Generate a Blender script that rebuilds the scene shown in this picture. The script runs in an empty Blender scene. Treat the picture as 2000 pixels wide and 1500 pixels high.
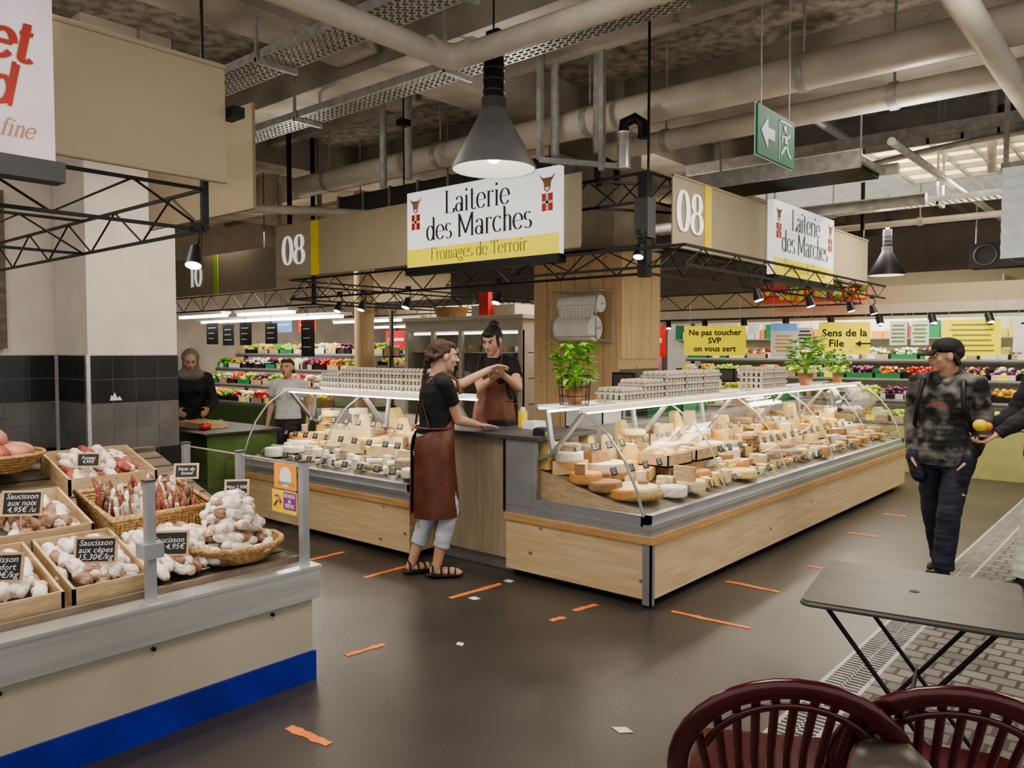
import bpy, math, random
from mathutils import Vector, Matrix, noise
random.seed(7)
V=Vector
rnd=random.uniform
scene=bpy.context.scene
try: scene.view_settings.look='AgX - Medium High Contrast'
except Exception: pass
# ------------------------------------------------------------------ materials
def mk(name,c1,c2=None,rough=.5,metal=0,scale=5,stretch=(1,1,1),bump=0,bs=None,emit=0,lo=.35,hi=.65,coat=0,detail=4,knots=None,rot=(0,0,0)):
    m=bpy.data.materials.new(name); m.use_nodes=True
    nt=m.node_tree; b=nt.nodes['Principled BSDF']; N=nt.nodes.new; L=nt.links.new
    b.inputs['Roughness'].default_value=rough; b.inputs['Metallic'].default_value=metal
    b.inputs['Coat Weight'].default_value=coat
    tc=N('ShaderNodeTexCoord'); mp=N('ShaderNodeMapping'); mp.inputs['Scale'].default_value=stretch
    mp.inputs['Rotation'].default_value=rot
    L(tc.outputs['Object'],mp.inputs['Vector'])
    if c2 is None: c2=tuple(x*.86 for x in c1)
    nz=N('ShaderNodeTexNoise'); nz.inputs['Scale'].default_value=scale; nz.inputs['Detail'].default_value=detail
    L(mp.outputs['Vector'],nz.inputs['Vector'])
    cr=N('ShaderNodeValToRGB'); e=cr.color_ramp.elements
    e[0].position=lo; e[1].position=hi; e[0].color=(*c2,1); e[1].color=(*c1,1)
    L(nz.outputs['Fac'],cr.inputs['Fac'])
    out=cr.outputs['Color']
    if knots:
        vo=N('ShaderNodeTexVoronoi'); vo.inputs['Scale'].default_value=knots[0]
        mp2=N('ShaderNodeMapping'); mp2.inputs['Scale'].default_value=knots[2]; L(tc.outputs['Object'],mp2.inputs['Vector'])
        L(mp2.outputs['Vector'],vo.inputs['Vector'])
        r2=N('ShaderNodeValToRGB'); q=r2.color_ramp.elements; q[0].position=.03; q[1].position=.09; q[0].color=(1,1,1,1); q[1].color=(0,0,0,1)
        L(vo.outputs['Distance'],r2.inputs['Fac'])
        mx=N('ShaderNodeMixRGB'); mx.inputs['Color2'].default_value=(*knots[1],1)
        L(r2.outputs['Color'],mx.inputs['Fac']); L(out,mx.inputs['Color1']); out=mx.outputs['Color']
    L(out,b.inputs['Base Color'])
    if emit:
        L(out,b.inputs['Emission Color']); b.inputs['Emission Strength'].default_value=emit
    if bump:
        n2=N('ShaderNodeTexNoise'); n2.inputs['Scale'].default_value=bs or scale*4; n2.inputs['Detail'].default_value=5
        L(mp.outputs['Vector'],n2.inputs['Vector'])
        bp=N('ShaderNodeBump'); bp.inputs['Strength'].default_value=bump; bp.inputs['Distance'].default_value=.02
        L(n2.outputs['Fac'],bp.inputs['Height']); L(bp.outputs['Normal'],b.inputs['Normal'])
    return m
def glassmat(name,tint=(.97,.98,.98),base=.035,gain=.75):
    m=bpy.data.materials.new(name); m.use_nodes=True; nt=m.node_tree; nt.nodes.clear(); N=nt.nodes.new; L=nt.links.new
    o=N('ShaderNodeOutputMaterial'); mx=N('ShaderNodeMixShader'); t=N('ShaderNodeBsdfTransparent'); g=N('ShaderNodeBsdfGlossy'); f=N('ShaderNodeLayerWeight')
    f.inputs['Blend'].default_value=.5
    p=N('ShaderNodeMath'); p.operation='POWER'; p.inputs[1].default_value=5; q=N('ShaderNodeMath'); q.operation='MULTIPLY_ADD'; q.inputs[1].default_value=gain; q.inputs[2].default_value=base
    L(f.outputs['Facing'],p.inputs[0]); L(p.outputs[0],q.inputs[0])
    t.inputs[0].default_value=(*tint,1); g.inputs['Roughness'].default_value=.03
    L(q.outputs[0],mx.inputs[0]); L(t.outputs[0],mx.inputs[1]); L(g.outputs[0],mx.inputs[2]); L(mx.outputs[0],o.inputs[0]); return m
MAT={}
def A(n,*a,**k): MAT[n]=mk(n,*a,**k); return MAT[n]
A('floor_resin',(.078,.069,.061),(.044,.039,.035),rough=.34,scale=1.3,bump=.08,bs=60,detail=9,lo=.3,hi=.7)
A('concrete',(.42,.38,.325),(.26,.235,.195),rough=.85,scale=2.2,bump=.3,bs=30,detail=8)
A('woodwool',(.38,.34,.29),(.18,.16,.13),rough=.95,scale=9,bump=.8,bs=50,detail=8,lo=.36,hi=.60)
A('cream_paint',(.74,.68,.60),(.68,.62,.55),rough=.7)
A('tile_black',(.035,.034,.036),(.022,.022,.024),rough=.18,scale=3)
A('tile_grey',(.17,.165,.16),(.12,.118,.115),rough=.2,scale=3)
A('grout',(.5,.48,.45),rough=.9)
A('steel',(.78,.78,.76),(.66,.66,.65),rough=.30,metal=.8,scale=3,stretch=(1,.3,8),bump=.03)
A('alu',(.40,.41,.43),(.35,.36,.375),rough=.4,metal=.5,scale=4)
A('galv',(.50,.49,.47),(.36,.355,.34),rough=.5,metal=.4,scale=14)
A('pipe_paint',(.62,.57,.49),(.52,.475,.40),rough=.45,scale=4)
A('black_metal',(.018,.018,.02),rough=.45,metal=.3)
A('dark_grey',(.09,.09,.095),rough=.5,metal=.2)
A('lamp_grey',(.19,.19,.19),(.15,.15,.15),rough=.5,metal=.1)
A('lamp_inner',(.85,.82,.74),(.8,.77,.7),rough=.5,emit=.35)
A('pine',(.76,.60,.38),(.62,.45,.25),rough=.5,scale=3,stretch=(1,1,14),bump=.05,knots=(3.5,(.22,.11,.045),(1,1,1.6)),lo=.3,hi=.72)
A('pine_v',(.68,.50,.30),(.56,.385,.215),rough=.55,scale=3,stretch=(12,12,.7),bump=.05,knots=(4.5,(.26,.13,.06),(1.4,1.4,1)),lo=.3,hi=.72)
A('rail_wood',(.62,.37,.17),(.50,.28,.115),rough=.4,scale=3,stretch=(1,1,10),coat=.2)
A('oak_panel',(.46,.38,.28),(.38,.31,.22),rough=.5,scale=4,stretch=(14,14,.6))
A('crate_wood',(.55,.41,.25),(.42,.30,.17),rough=.7,scale=6,stretch=(2,2,10))
A('old_wood',(.19,.15,.11),(.11,.085,.06),rough=.7,scale=5,stretch=(8,1,4))
A('wicker',(.52,.34,.15),(.27,.15,.055),rough=.65,scale=60,bump=.6,bs=70)
A('fabric_beige',(.42,.355,.25),(.40,.34,.24),rough=.85,scale=3)
A('fabric_dark',(.30,.245,.165),(.285,.23,.155),rough=.85,scale=3)
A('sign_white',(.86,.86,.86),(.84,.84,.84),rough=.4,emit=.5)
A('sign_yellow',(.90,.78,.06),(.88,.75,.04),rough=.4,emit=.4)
A('stripe_yellow',(.85,.66,.04),rough=.5)
A('stripe_green',(.35,.55,.05),rough=.5)
A('ink_black',(.012,.012,.014),rough=.6)
A('ink_navy',(.01,.012,.02),rough=.6)
A('ink_olive',(.25,.26,.05),rough=.6)
A('white',(.82,.81,.79),rough=.5)
A('paper',(.82,.82,.80),rough=.8)
A('red',(.62,.03,.025),rough=.5)
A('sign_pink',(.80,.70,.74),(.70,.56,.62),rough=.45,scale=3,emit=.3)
A('letter_red',(.52,.035,.03),(.44,.025,.022),rough=.5,emit=.15)  # slight glow in the colour lifts the painted letters out of the dark
A('letter_gold',(.62,.36,.16),rough=.5)
A('exit_green',(.0,.13,.065),(.0,.12,.06),rough=.6,emit=.1)
A('blue_cloth',(.012,.022,.36),(.008,.014,.24),rough=.5,scale=4)
A('beige_cloth',(.46,.42,.33),(.40,.36,.28),rough=.55,scale=2)
A('orange_tape',(.85,.25,.06),(.66,.18,.05),rough=.6,scale=20)
A('orange',(.90,.35,.04),rough=.5)
A('purple',(.25,.04,.28),rough=.5)
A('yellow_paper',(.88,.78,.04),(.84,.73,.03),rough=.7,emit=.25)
A('chalk',(.025,.025,.025),rough=.8)
A('chalkwhite',(.8,.8,.78),rough=.8)
A('burgundy',(.085,.010,.014),(.065,.008,.012),rough=.2,coat=.4)
A('table_metal',(.13,.12,.107),(.10,.093,.083),rough=.42,metal=.2,scale=8)
A('skin',(.62,.38,.27),(.55,.32,.22),rough=.5,scale=10)
A('skin_b',(.55,.33,.23),(.48,.27,.18),rough=.5,scale=10)
A('lip',(.45,.14,.12),rough=.4)
A('eye',(.8,.8,.78),rough=.2); A('iris',(.04,.025,.015),rough=.15)
A('hair_brown',(.10,.055,.03),(.035,.018,.01),rough=.5,scale=40,stretch=(3,3,1),bump=.5,bs=90)
A('hair_black',(.025,.018,.015),(.01,.008,.007),rough=.45,scale=40,bump=.4,bs=90)
A('tshirt_black',(.014,.014,.016),(.009,.009,.01),rough=.8)
A('leather',(.17,.060,.036),(.12,.040,.025),rough=.42,scale=9,bump=.1)
A('denim_light',(.60,.64,.68),(.48,.53,.60),rough=.85,scale=10)
A('jeans_white',(.66,.65,.62),(.52,.52,.50),rough=.85,scale=8)
A('tiedye',(.17,.17,.16),(.016,.016,.018),rough=.85,scale=9,lo=.42,hi=.60,detail=3)
A('navy',(.018,.022,.045),(.012,.015,.03),rough=.7)
A('shoe_black',(.015,.015,.016),rough=.5)
A('cloth_dark',(.03,.03,.035),rough=.8); A('cloth_white',(.7,.7,.7),rough=.8)
A('hijab',(.30,.28,.24),(.20,.18,.16),rough=.85)
A('leaf',(.30,.58,.08),(.16,.40,.04),rough=.4,scale=20)
A('pot',(.30,.13,.07),rough=.6)
A('egg_carton',(.66,.61,.53),(.55,.50,.43),rough=.9,scale=20,bump=.3)
A('egg',(.76,.58,.42),(.68,.48,.32),rough=.5,scale=20)
A('led',(1,.93,.82),(1,.93,.82),emit=9)
A('led_soft',(1,.94,.85),(1,.94,.85),emit=4)
A('glow_edge',(.9,.82,.70),(.9,.82,.70),emit=.35)  # glow put into the metal shelf edge so it looks warmly lit
A('skylight',(1,.84,.48),(.9,.76,.44),emit=1.8,scale=2)
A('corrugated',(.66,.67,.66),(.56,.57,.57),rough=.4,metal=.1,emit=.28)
A('saus_white',(.80,.75,.68),(.46,.32,.25),rough=.9,scale=26,bump=.6,bs=70,lo=.34,hi=.50)
A('saus_brown',(.42,.28,.20),(.19,.09,.06),rough=.8,scale=30,bump=.6,bs=70)
A('saus_red',(.42,.13,.09),(.20,.045,.035),rough=.55,scale=30,bump=.5,bs=60)
A('ham',(.58,.30,.22),(.40,.15,.10),rough=.45,scale=12)
CH=[A('ch_cream',(.84,.68,.40),(.76,.58,.30),rough=.5,scale=15),A('ch_white',(.85,.80,.68),(.76,.70,.58),rough=.7,scale=18,bump=.3),
    A('ch_orange',(.72,.36,.12),(.58,.27,.08),rough=.5,scale=12),A('ch_grey',(.42,.36,.27),(.30,.24,.17),rough=.85,scale=22,bump=.5),
    A('ch_brown',(.40,.24,.12),(.26,.14,.07),rough=.7,scale=16),A('ch_yellow',(.86,.65,.28),(.78,.56,.20),rough=.45,scale=10)]
A('straw',(.58,.42,.18),(.35,.24,.09),rough=.8,scale=50,bump=.6)
A('wall_far',(.50,.45,.39),(.42,.375,.32),rough=.8,scale=3)
A('fridge_frame',(.50,.46,.38),(.44,.40,.33),rough=.5)
A('shelf_in',(.30,.27,.22),rough=.4)
PR=[A('pr_green',(.18,.42,.05),(.10,.28,.03),rough=.5,scale=10),A('pr_red',(.60,.06,.04),rough=.35),A('pr_orange',(.85,.36,.06),rough=.5),
    A('pr_pale',(.75,.78,.50),rough=.5),A('pr_purple',(.16,.03,.10),rough=.4),A('pr_yellow',(.85,.70,.14),rough=.4),A('pr_white',(.8,.78,.7),rough=.6),A('pr_lime',(.42,.62,.12),rough=.5)]
A('green_plastic',(.03,.25,.10),rough=.4); A('green_cloth',(.07,.13,.03),rough=.7); A('pink',(.75,.35,.42),rough=.6)
A('front_lime',(.45,.44,.18),rough=.6)
A('screen_blue',(.15,.3,.6),rough=.3,emit=.5)
MAT['glass']=glassmat('glass'); MAT['glass2']=glassmat('glass_dark',(.82,.86,.84))
# paving
def paving():
    m=bpy.data.materials.new('cobble'); m.use_nodes=True; nt=m.node_tree; b=nt.nodes['Principled BSDF']; N=nt.nodes.new; L=nt.links.new
    tc=N('ShaderNodeTexCoord'); br=N('ShaderNodeTexBrick'); L(tc.outputs['Object'],br.inputs['Vector'])
    br.inputs['Scale'].default_value=1; br.inputs['Brick Width'].default_value=.12; br.inputs['Row Height'].default_value=.10; br.inputs['Mortar Size'].default_value=.009
    br.inputs['Color1'].default_value=(.24,.225,.20,1); br.inputs['Color2'].default_value=(.15,.142,.125,1); br.inputs['Mortar'].default_value=(.06,.055,.048,1)
    b.inputs['Roughness'].default_value=.6; L(br.outputs['Color'],b.inputs['Base Color'])
    bp=N('ShaderNodeBump'); bp.inputs['Strength'].default_value=.6; bp.inputs['Distance'].default_value=.01; bp.invert=True
    L(br.outputs['Fac'],bp.inputs['Height']); L(bp.outputs['Normal'],b.inputs['Normal']); return m
MAT['cobble']=paving()
# ------------------------------------------------------------------ mesh builder
def frame(o,x,y,z=None):
    x=V(x).normalized(); y=V(y).normalized(); z=V(z).normalized() if z else x.cross(y).normalized()
    M=Matrix.Identity(4)
    for i,a in enumerate((x,y,z)):
        for j in range(3): M[j][i]=a[j]
    for j in range(3): M[j][3]=o[j]
    return M
def basis(d):
    d=V(d).normalized(); a=V((0,0,1)) if abs(d.z)<.95 else V((1,0,0))
    u=d.cross(a).normalized(); w=d.cross(u).normalized(); return u,w,d
class MB:
    def __init__(s,M=None): s.v=[];s.f=[];s.m=[];s.s=[];s.mats=[];s.M=M
    def mi(s,n):
        if n not in s.mats: s.mats.append(n)
        return s.mats.index(n)
    def add(s,vs,fs,mat,smooth=False,M=None):
        k=len(s.v); i=s.mi(mat)
        if M is not None: vs=[M@V(v) for v in vs]
        if s.M is not None: vs=[s.M@V(v) for v in vs]
        s.v.extend(tuple(v) for v in vs)
        for f in fs: s.f.append(tuple(k+a for a in f)); s.m.append(i); s.s.append(smooth)
    def box(s,x0,x1,y0,y1,z0,z1,mat,M=None):
        s.add([(x,y,z) for x in (x0,x1) for y in (y0,y1) for z in (z0,z1)],[(0,1,3,2),(4,6,7,5),(0,4,5,1),(2,3,7,6),(0,2,6,4),(1,5,7,3)],mat,M=M)
    def bar(s,p0,p1,w,h,mat):
        p0=V(p0);p1=V(p1);d=p1-p0; 
        up=V((0,0,1)) if abs(d.normalized().z)<.95 else V((0,1,0))
        u=d.cross(up).normalized()*w/2; t=u.cross(d).normalized()*h/2
        s.add([p0-u-t,p0+u-t,p0+u+t,p0-u+t,p1-u-t,p1+u-t,p1+u+t,p1-u+t],[(0,3,2,1),(4,5,6,7),(0,1,5,4),(1,2,6,5),(2,3,7,6),(3,0,4,7)],mat)
    def cyl(s,p0,p1,r0,mat,r1=None,n=14,caps=True,smooth=True):
        r1=r0 if r1 is None else r1; p0=V(p0);p1=V(p1);u,w,d=basis(p1-p0); vs=[]
        for p,r in((p0,r0),(p1,r1)):
            for i in range(n):
                a=2*math.pi*i/n; vs.append(p+u*math.cos(a)*r+w*math.sin(a)*r)
        s.add(vs,[(i,(i+1)%n,n+(i+1)%n,n+i) for i in range(n)],mat,smooth)
        if caps: s.add(vs,[tuple(range(n-1,-1,-1)),tuple(range(n,2*n))],mat)
    def tube(s,pts,r,mat,n=8,closed=False,ry=None,up=None):
        pts=[V(p) for p in pts]; m=len(pts); vs=[]; 
        pu=None
        for i,p in enumerate(pts):
            a=pts[i-1] if (i>0 or closed) else p; b=pts[(i+1)%m] if (i<m-1 or closed) else p
            d=(b-a).normalized()
            if up is not None: u=d.cross(V(up)).normalized()
            elif pu is None: u=basis(d)[0]
            else: u=(pu-d*pu.dot(d)).normalized()
            pu=u; w=d.cross(u); R=r[i] if isinstance(r,(list,tuple)) else r; R2=ry if ry else R
            for k in range(n):
                t=2*math.pi*k/n; vs.append(p+u*math.cos(t)*R+w*math.sin(t)*R2)
        fs=[]
        for i in range(m if closed else m-1):
            j=(i+1)%m
            for k in range(n): fs.append((i*n+k,i*n+(k+1)%n,j*n+(k+1)%n,j*n+k))
        s.add(vs,fs,mat,True)
        if not closed: s.add(vs,[tuple(range(n-1,-1,-1)),tuple(range((m-1)*n,m*n))],mat)
    def ell(s,c,r,mat,R=None,nu=12,nv=8):
        if not isinstance(r,(tuple,list)): r=(r,r,r)
        c=V(c); vs=[(0,0,r[2])]
        for j in range(1,nv):
            p=math.pi*j/nv
            for i in range(nu):
                t=2*math.pi*i/nu; vs.append((r[0]*math.sin(p)*math.cos(t),r[1]*math.sin(p)*math.sin(t),r[2]*math.cos(p)))
        vs.append((0,0,-r[2])); L=len(vs)-1; fs=[(0,1+i,1+(i+1)%nu) for i in range(nu)]
        for j in range(nv-2):
            for i in range(nu): a=1+j*nu+i; b=1+j*nu+(i+1)%nu; fs.append((a,a+nu,b+nu,b))
        a=1+(nv-2)*nu; fs+=[(a+i,L,a+(i+1)%nu) for i in range(nu)]
        vs=[V(v) for v in vs]
        if R is not None: vs=[R@v for v in vs]
        s.add([v+c for v in vs],fs,mat,True)
    def lathe(s,prof,o,mat,n=24,R=None,smooth=True,a0=0,a1=360):
        o=V(o); vs=[]; full=(a1-a0)>=360; nn=n if full else n+1
        for r,z in prof:
            for i in range(nn):
                t=math.radians(a0+(a1-a0)*i/n); v=V((r*math.cos(t),r*math.sin(t),z)); 
                if R is not None: v=R@v
                vs.append(o+v)
        fs=[]
        for j in range(len(prof)-1):
            for i in range(n):
                k=(i+1)%nn; fs.append((j*nn+i,j*nn+k,(j+1)*nn+k,(j+1)*nn+i))
        s.add(vs,fs,mat,smooth)
    def poly(s,pts,mat): s.add(pts,[tuple(range(len(pts)))],mat)
    def prism(s,pts,d,mat):
        n=len(pts); d=V(d); p=[V(q) for q in pts]
        s.add(p+[q+d for q in p],[tuple(range(n-1,-1,-1)),tuple(range(n,2*n))]+[(i,(i+1)%n,n+(i+1)%n,n+i) for i in range(n)],mat)
    def loft(s,secs,mat,n=20):
        vs=[]
        for c,rx,ry in secs:
            for i in range(n):
                t=2*math.pi*i/n; vs.append((c[0]+rx*math.cos(t),c[1]+ry*math.sin(t),c[2]))
        m=len(secs); fs=[(j*n+i,j*n+(i+1)%n,(j+1)*n+(i+1)%n,(j+1)*n+i) for j in range(m-1) for i in range(n)]
        fs+=[tuple(range(n-1,-1,-1)),tuple(range((m-1)*n,m*n))]
        s.add(vs,fs,mat,True)
    def obj(s,name,bevel=0,parent=None):
        me=bpy.data.meshes.new(name); xs=[v[0] for v in s.v];ys=[v[1] for v in s.v];zs=[v[2] for v in s.v]
        c=V(((min(xs)+max(xs))/2,(min(ys)+max(ys))/2,min(zs)))
        me.from_pydata([(v[0]-c.x,v[1]-c.y,v[2]-c.z) for v in s.v],[],s.f)
        for n in s.mats: me.materials.append(MAT[n])
        me.polygons.foreach_set('material_index',s.m); me.polygons.foreach_set('use_smooth',s.s); me.update()
        o=bpy.data.objects.new(name,me); scene.collection.objects.link(o); o.location=c
        if bevel:
            b=o.modifiers.new('bevel','BEVEL'); b.width=bevel; b.segments=2; b.limit_method='ANGLE'; b.angle_limit=math.radians(50)
        if parent: o.parent=parent
        return o
    def text(s,body,M,size,mat,align='CENTER',bold=0,shear=0,sp=1.0,sx=1.0):
        cu=bpy.data.curves.new('t','FONT'); cu.body=body; cu.size=size; cu.align_x=align; cu.align_y='CENTER'; cu.resolution_u=2
        cu.offset=bold; cu.shear=shear; cu.space_line=sp
        o=bpy.data.objects.new('t',cu); scene.collection.objects.link(o)
        dg=bpy.context.evaluated_depsgraph_get(); me=bpy.data.meshes.new_from_object(o.evaluated_get(dg))
        s.add([M@V((v.co.x*sx,v.co.y,0)) for v in me.vertices],[tuple(p.vertices) for p in me.polygons],mat)
        bpy.data.objects.remove(o); bpy.data.curves.remove(cu); bpy.data.meshes.remove(me)
# ------------------------------------------------------------------ didone stroke lettering
def Ln(*a): return [(a[i],a[i+1]) for i in range(0,len(a),2)]
def Ar(cx,cy,rx,ry,a0,a1,n=18): return [(cx+rx*math.cos(math.radians(a0+(a1-a0)*i/n)),cy+ry*math.sin(math.radians(a0+(a1-a0)*i/n))) for i in range(n+1)]
G={
'L':([Ln(.09,0,.09,.75),Ln(0,.75,.18,.75),Ln(0,0,.43,0),Ln(.43,0,.43,.14)],.5),
'a':([Ln(.31,0,.31,.36),Ar(.18,.36,.13,.14,0,165),Ar(.16,.14,.13,.14,0,360),Ln(.31,0,.38,0)],.43),
'i':([Ln(.09,0,.09,.5),Ln(.01,.5,.09,.5),Ln(.01,0,.17,0),Ln(.09,.64,.09,.72)],.24),
't':([Ln(.1,.08,.1,.68),Ar(.19,.08,.09,.08,180,330),Ln(0,.5,.22,.5)],.31),
'e':([Ln(.03,.27,.37,.27),Ar(.2,.25,.18,.25,5,325)],.44),
'r':([Ln(.09,0,.09,.5),Ln(.01,.5,.09,.5),Ln(.01,0,.17,0),Ar(.2,.38,.11,.12,30,180)],.35),
'd':([Ln(.35,0,.35,.78),Ar(.18,.25,.16,.25,0,360),Ln(.27,.78,.35,.78),Ln(.35,0,.42,0)],.47),
's':([Ar(.16,.375,.12,.125,35,255),Ar(.16,.125,.13,.125,75,-145)],.36),
'M':([Ln(.07,0,.07,.75),Ln(.66,0,.66,.75),Ln(.07,.75,.36,.1),Ln(.36,.1,.66,.75),Ln(0,0,.15,0),Ln(.58,0,.74,0),Ln(0,.75,.08,.75),Ln(.65,.75,.74,.75)],.8),
'c':([Ar(.2,.25,.18,.25,40,320)],.41),
'h':([Ln(.09,0,.09,.78),Ln(.01,.78,.09,.78),Ar(.21,.36,.12,.14,0,180),Ln(.33,0,.33,.36),Ln(.01,0,.17,0),Ln(.26,0,.41,0)],.45),
'n':([Ln(.09,0,.09,.5),Ln(.01,.5,.09,.5),Ar(.21,.36,.12,.14,0,180),Ln(.33,0,.33,.36),Ln(.01,0,.17,0),Ln(.26,0,.41,0)],.45),
'm':([Ln(.09,0,.09,.5),Ln(.01,.5,.09,.5),Ar(.2,.37,.11,.13,0,180),Ln(.31,0,.31,.37),Ar(.42,.37,.11,.13,0,180),Ln(.53,0,.53,.37),Ln(.01,0,.17,0),Ln(.24,0,.38,0),Ln(.46,0,.61,0)],.66),
'F':([Ln(.09,0,.09,.75),Ln(0,.75,.42,.75),Ln(.42,.75,.42,.62),Ln(.09,.4,.3,.4),Ln(0,0,.18,0)],.46),
'o':([Ar(.2,.25,.18,.25,0,360)],.44),
'g':([Ar(.18,.34,.13,.16,0,360),Ar(.18,-.08,.16,.12,0,360),Ln(.28,.46,.38,.5)],.42),
'T':([Ln(.25,0,.25,.75),Ln(0,.75,.5,.75),Ln(0,.75,0,.62),Ln(.5,.75,.5,.62),Ln(.16,0,.34,0)],.54),
'f':([Ln(.12,0,.12,.62),Ar(.22,.62,.1,.14,40,180),Ln(0,.5,.24,.5),Ln(.03,0,.21,0)],.3),
'0':([Ar(.24,.37,.19,.37,0,360)],.54),'8':([Ar(.24,.56,.15,.18,0,360),Ar(.24,.19,.19,.2,0,360)],.54),
'1':([Ln(.16,0,.16,.75),Ln(.04,.62,.16,.75),Ln(.04,0,.28,0)],.36),' ':([],.25)}
def didone(mb,txt,M,size,mat,thick=.085,thin=.018,shear=0,center=True,dz=0,grow=0):
    W=sum(G[c][1] for c in txt); x=-W/2 if center else 0
    for c in txt:
        for k,st in enumerate(G[c][0]):
            vs=[];n=len(st); closed=(abs(st[0][0]-st[-1][0])+abs(st[0][1]-st[-1][1])<1e-4)
            for i,p in enumerate(st):
                a=st[i-1] if i>0 else (st[-2] if closed else p); b=st[i+1] if i<n-1 else (st[1] if closed else p)
                dx,dy=b[0]-a[0],b[1]-a[1]; l=math.hypot(dx,dy); dx/=l;dy/=l
                w=(thin+(thick-thin)*abs(dy)**1.6)/2+grow
                for sg in(-1,1):
                    px=p[0]-dy*w*sg; py=p[1]+dx*w*sg; vs.append(M@V(((x+px+shear*py)*size,py*size,dz+k*.0003)))
            mb.add(vs,[(2*i,2*i+1,2*i+3,2*i+2) for i in range(n-1)],mat)
        x+=G[c][1]
# ------------------------------------------------------------------ room shell
def simple(name,fn,bevel=0):
    mb=MB(); fn(mb); return mb.obj(name,bevel)
simple('floor',lambda m:m.box(-15,-1.3,-3,17,-.1,0,'floor_resin'))
simple('floor_paving',lambda m:m.box(-1.1,5,-3,17,-.1,0,'cobble'))
def drain(m):
    m.box(-1.3,-1.1,-3,17,-.1,-.03,'black_metal')
    m.box(-1.3,-1.28,-3,17,-.03,0,'galv'); m.box(-1.12,-1.1,-3,17,-.03,0,'galv'); m.box(-1.205,-1.195,-3,17,-.03,0,'galv')
    y=1.2
    while y<13: m.box(-1.28,-1.12,y,y+.012,-.02,0,'galv'); y+=.034
simple('drain_grate',drain)
tapes=[((-2.83,1.86),(-2.58,1.88),.055),((-3.28,2.5),(-3.25,2.73),.05),((-4.32,3.46),(-4.31,3.87),.05),((-3.54,3.52),(-3.50,3.97),.05),((-2.80,3.61),(-2.77,3.71),.05),
 ((-2.80,3.84),(-2.76,4.03),.05),((-2.34,4.22),(-1.85,4.25),.05),((-2.36,5.02),(-1.99,5.02),.05),((-2.09,5.77),(-1.87,5.78),.05),((-5.0,3.45),(-4.99,3.8),.05),((-2.21,7.06),(-1.95,7.07),.05),((-2.2,8.1),(-2.0,8.11),.05)]
def tp(m):
    for a,b,w in tapes:
        a=V((*a,0));b=V((*b,0)); d=(b-a).normalized(); u=V((-d.y,d.x,0))*w/2; n=9; pts=[]
        up=[a+(b-a)*i/n+u*rnd(.55,1.1) for i in range(n+1)]; dn=[a+(b-a)*i/n-u*rnd(.6,1.1) for i in range(n,-1,-1)]
        pts=[V((p.x,p.y,.001)) for p in up+dn]; m.prism(pts,(0,0,.0015),'orange_tape')
simple('orange_floor_tape',tp)
def litter(m):
    for x,y,r in((-3.42,3.62,.05),(-2.94,3.0,.035),(-1.75,2.75,.05),(-1.1,3.4,.03),(-3.5,4.05,.05)):
        a=rnd(0,3); m.prism([(x+r*math.cos(a+k),y+.6*r*math.sin(a+k),.001) for k in(0,1.2,3.1,4.4)],(0,0,.002),'paper')
simple('paper_litter',litter)
simple('ceiling',lambda m:m.box(-15,5,-3,17,4.3,4.4,'woodwool'))
def beams(m):
    for y in(1.2,4.1,6.9,9.8,12.6,15.2): m.box(-15,5,y,y+.42,3.82,4.3,'concrete')
    for x in(-13,-9.2,-5.35): m.box(x,x+.5,-3,17,3.9,4.3,'concrete')
    for y in(5.5,8.5): m.box(-15,5,y,y+.12,4.1,4.3,'concrete')
simple('ceiling_beams',beams)
simple('wall_back',lambda m:m.box(-15,5,17,17.2,0,4.3,'wall_far'))
simple('wall_left',lambda m:m.box(-15.2,-15,-3,17.2,0,4.3,'wall_far'))
def wl(m):
    m.box(-7.9,-7.52,-3,2.66,0,4.3,'cream_paint'); m.box(-7.52,-7.5,-3,2.66,0,1.55,'grout')
    for r in range(8):
        z1=1.54-r*.2
        mt='tile_black' if r in(0,1,4,5,6,7) else 'tile_grey'
        for k in range(14): y1=2.62-k*.2; m.box(-7.5,-7.492,y1-.195,y1,max(z1-.195,0),z1,mt)
    m.box(-7.5,-7.44,1.2,2.25,1.6,2.9,'old_wood'); m.box(-7.44,-7.43,1.28,2.17,1.68,2.82,'fridge_frame')
simple('wall_side',wl)
def col(m):
    x0,x1,y0,y1=-7.5,-6.83,2.64,3.39
    m.box(x0,x1,y0,y1,0,4.3,'cream_paint'); m.box(x0,x1+.006,y0-.006,y1,0,1.55,'grout')
    for r in range(8):
        z1=1.54-r*.2; z0=max(z1-.195,0)
        for k in range(4):
            a=y0+.0+k*.19; mt='tile_black' if r in(0,1,4,5,6,7) else 'tile_grey'
            m.box(x1+.006,x1+.014,a+.003,min(a+.187,y1),z0,z1,mt)
        for k in range(3):
            a=x1-k*.2; m.box(max(a-.195,x0),a-.003,y0-.014,y0-.006,z0,z1,'tile_black' if r in(0,1,4,5,6,7) else 'tile_grey')
    m.box(x1-.02,x1+.02,y0-.02,y0+.01,0,1.55,'steel')
    X=x1+.016
    m.prism([(X,y0+.16,1.165),(X,y0+.26,1.165),(X,y0+.24,1.20),(X,y0+.22,1.185),(X,y0+.20,1.235),(X,y0+.185,1.20),(X,y0+.17,1.21)],(.001,0,0),'white')
simple('tiled_column',col)
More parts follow.
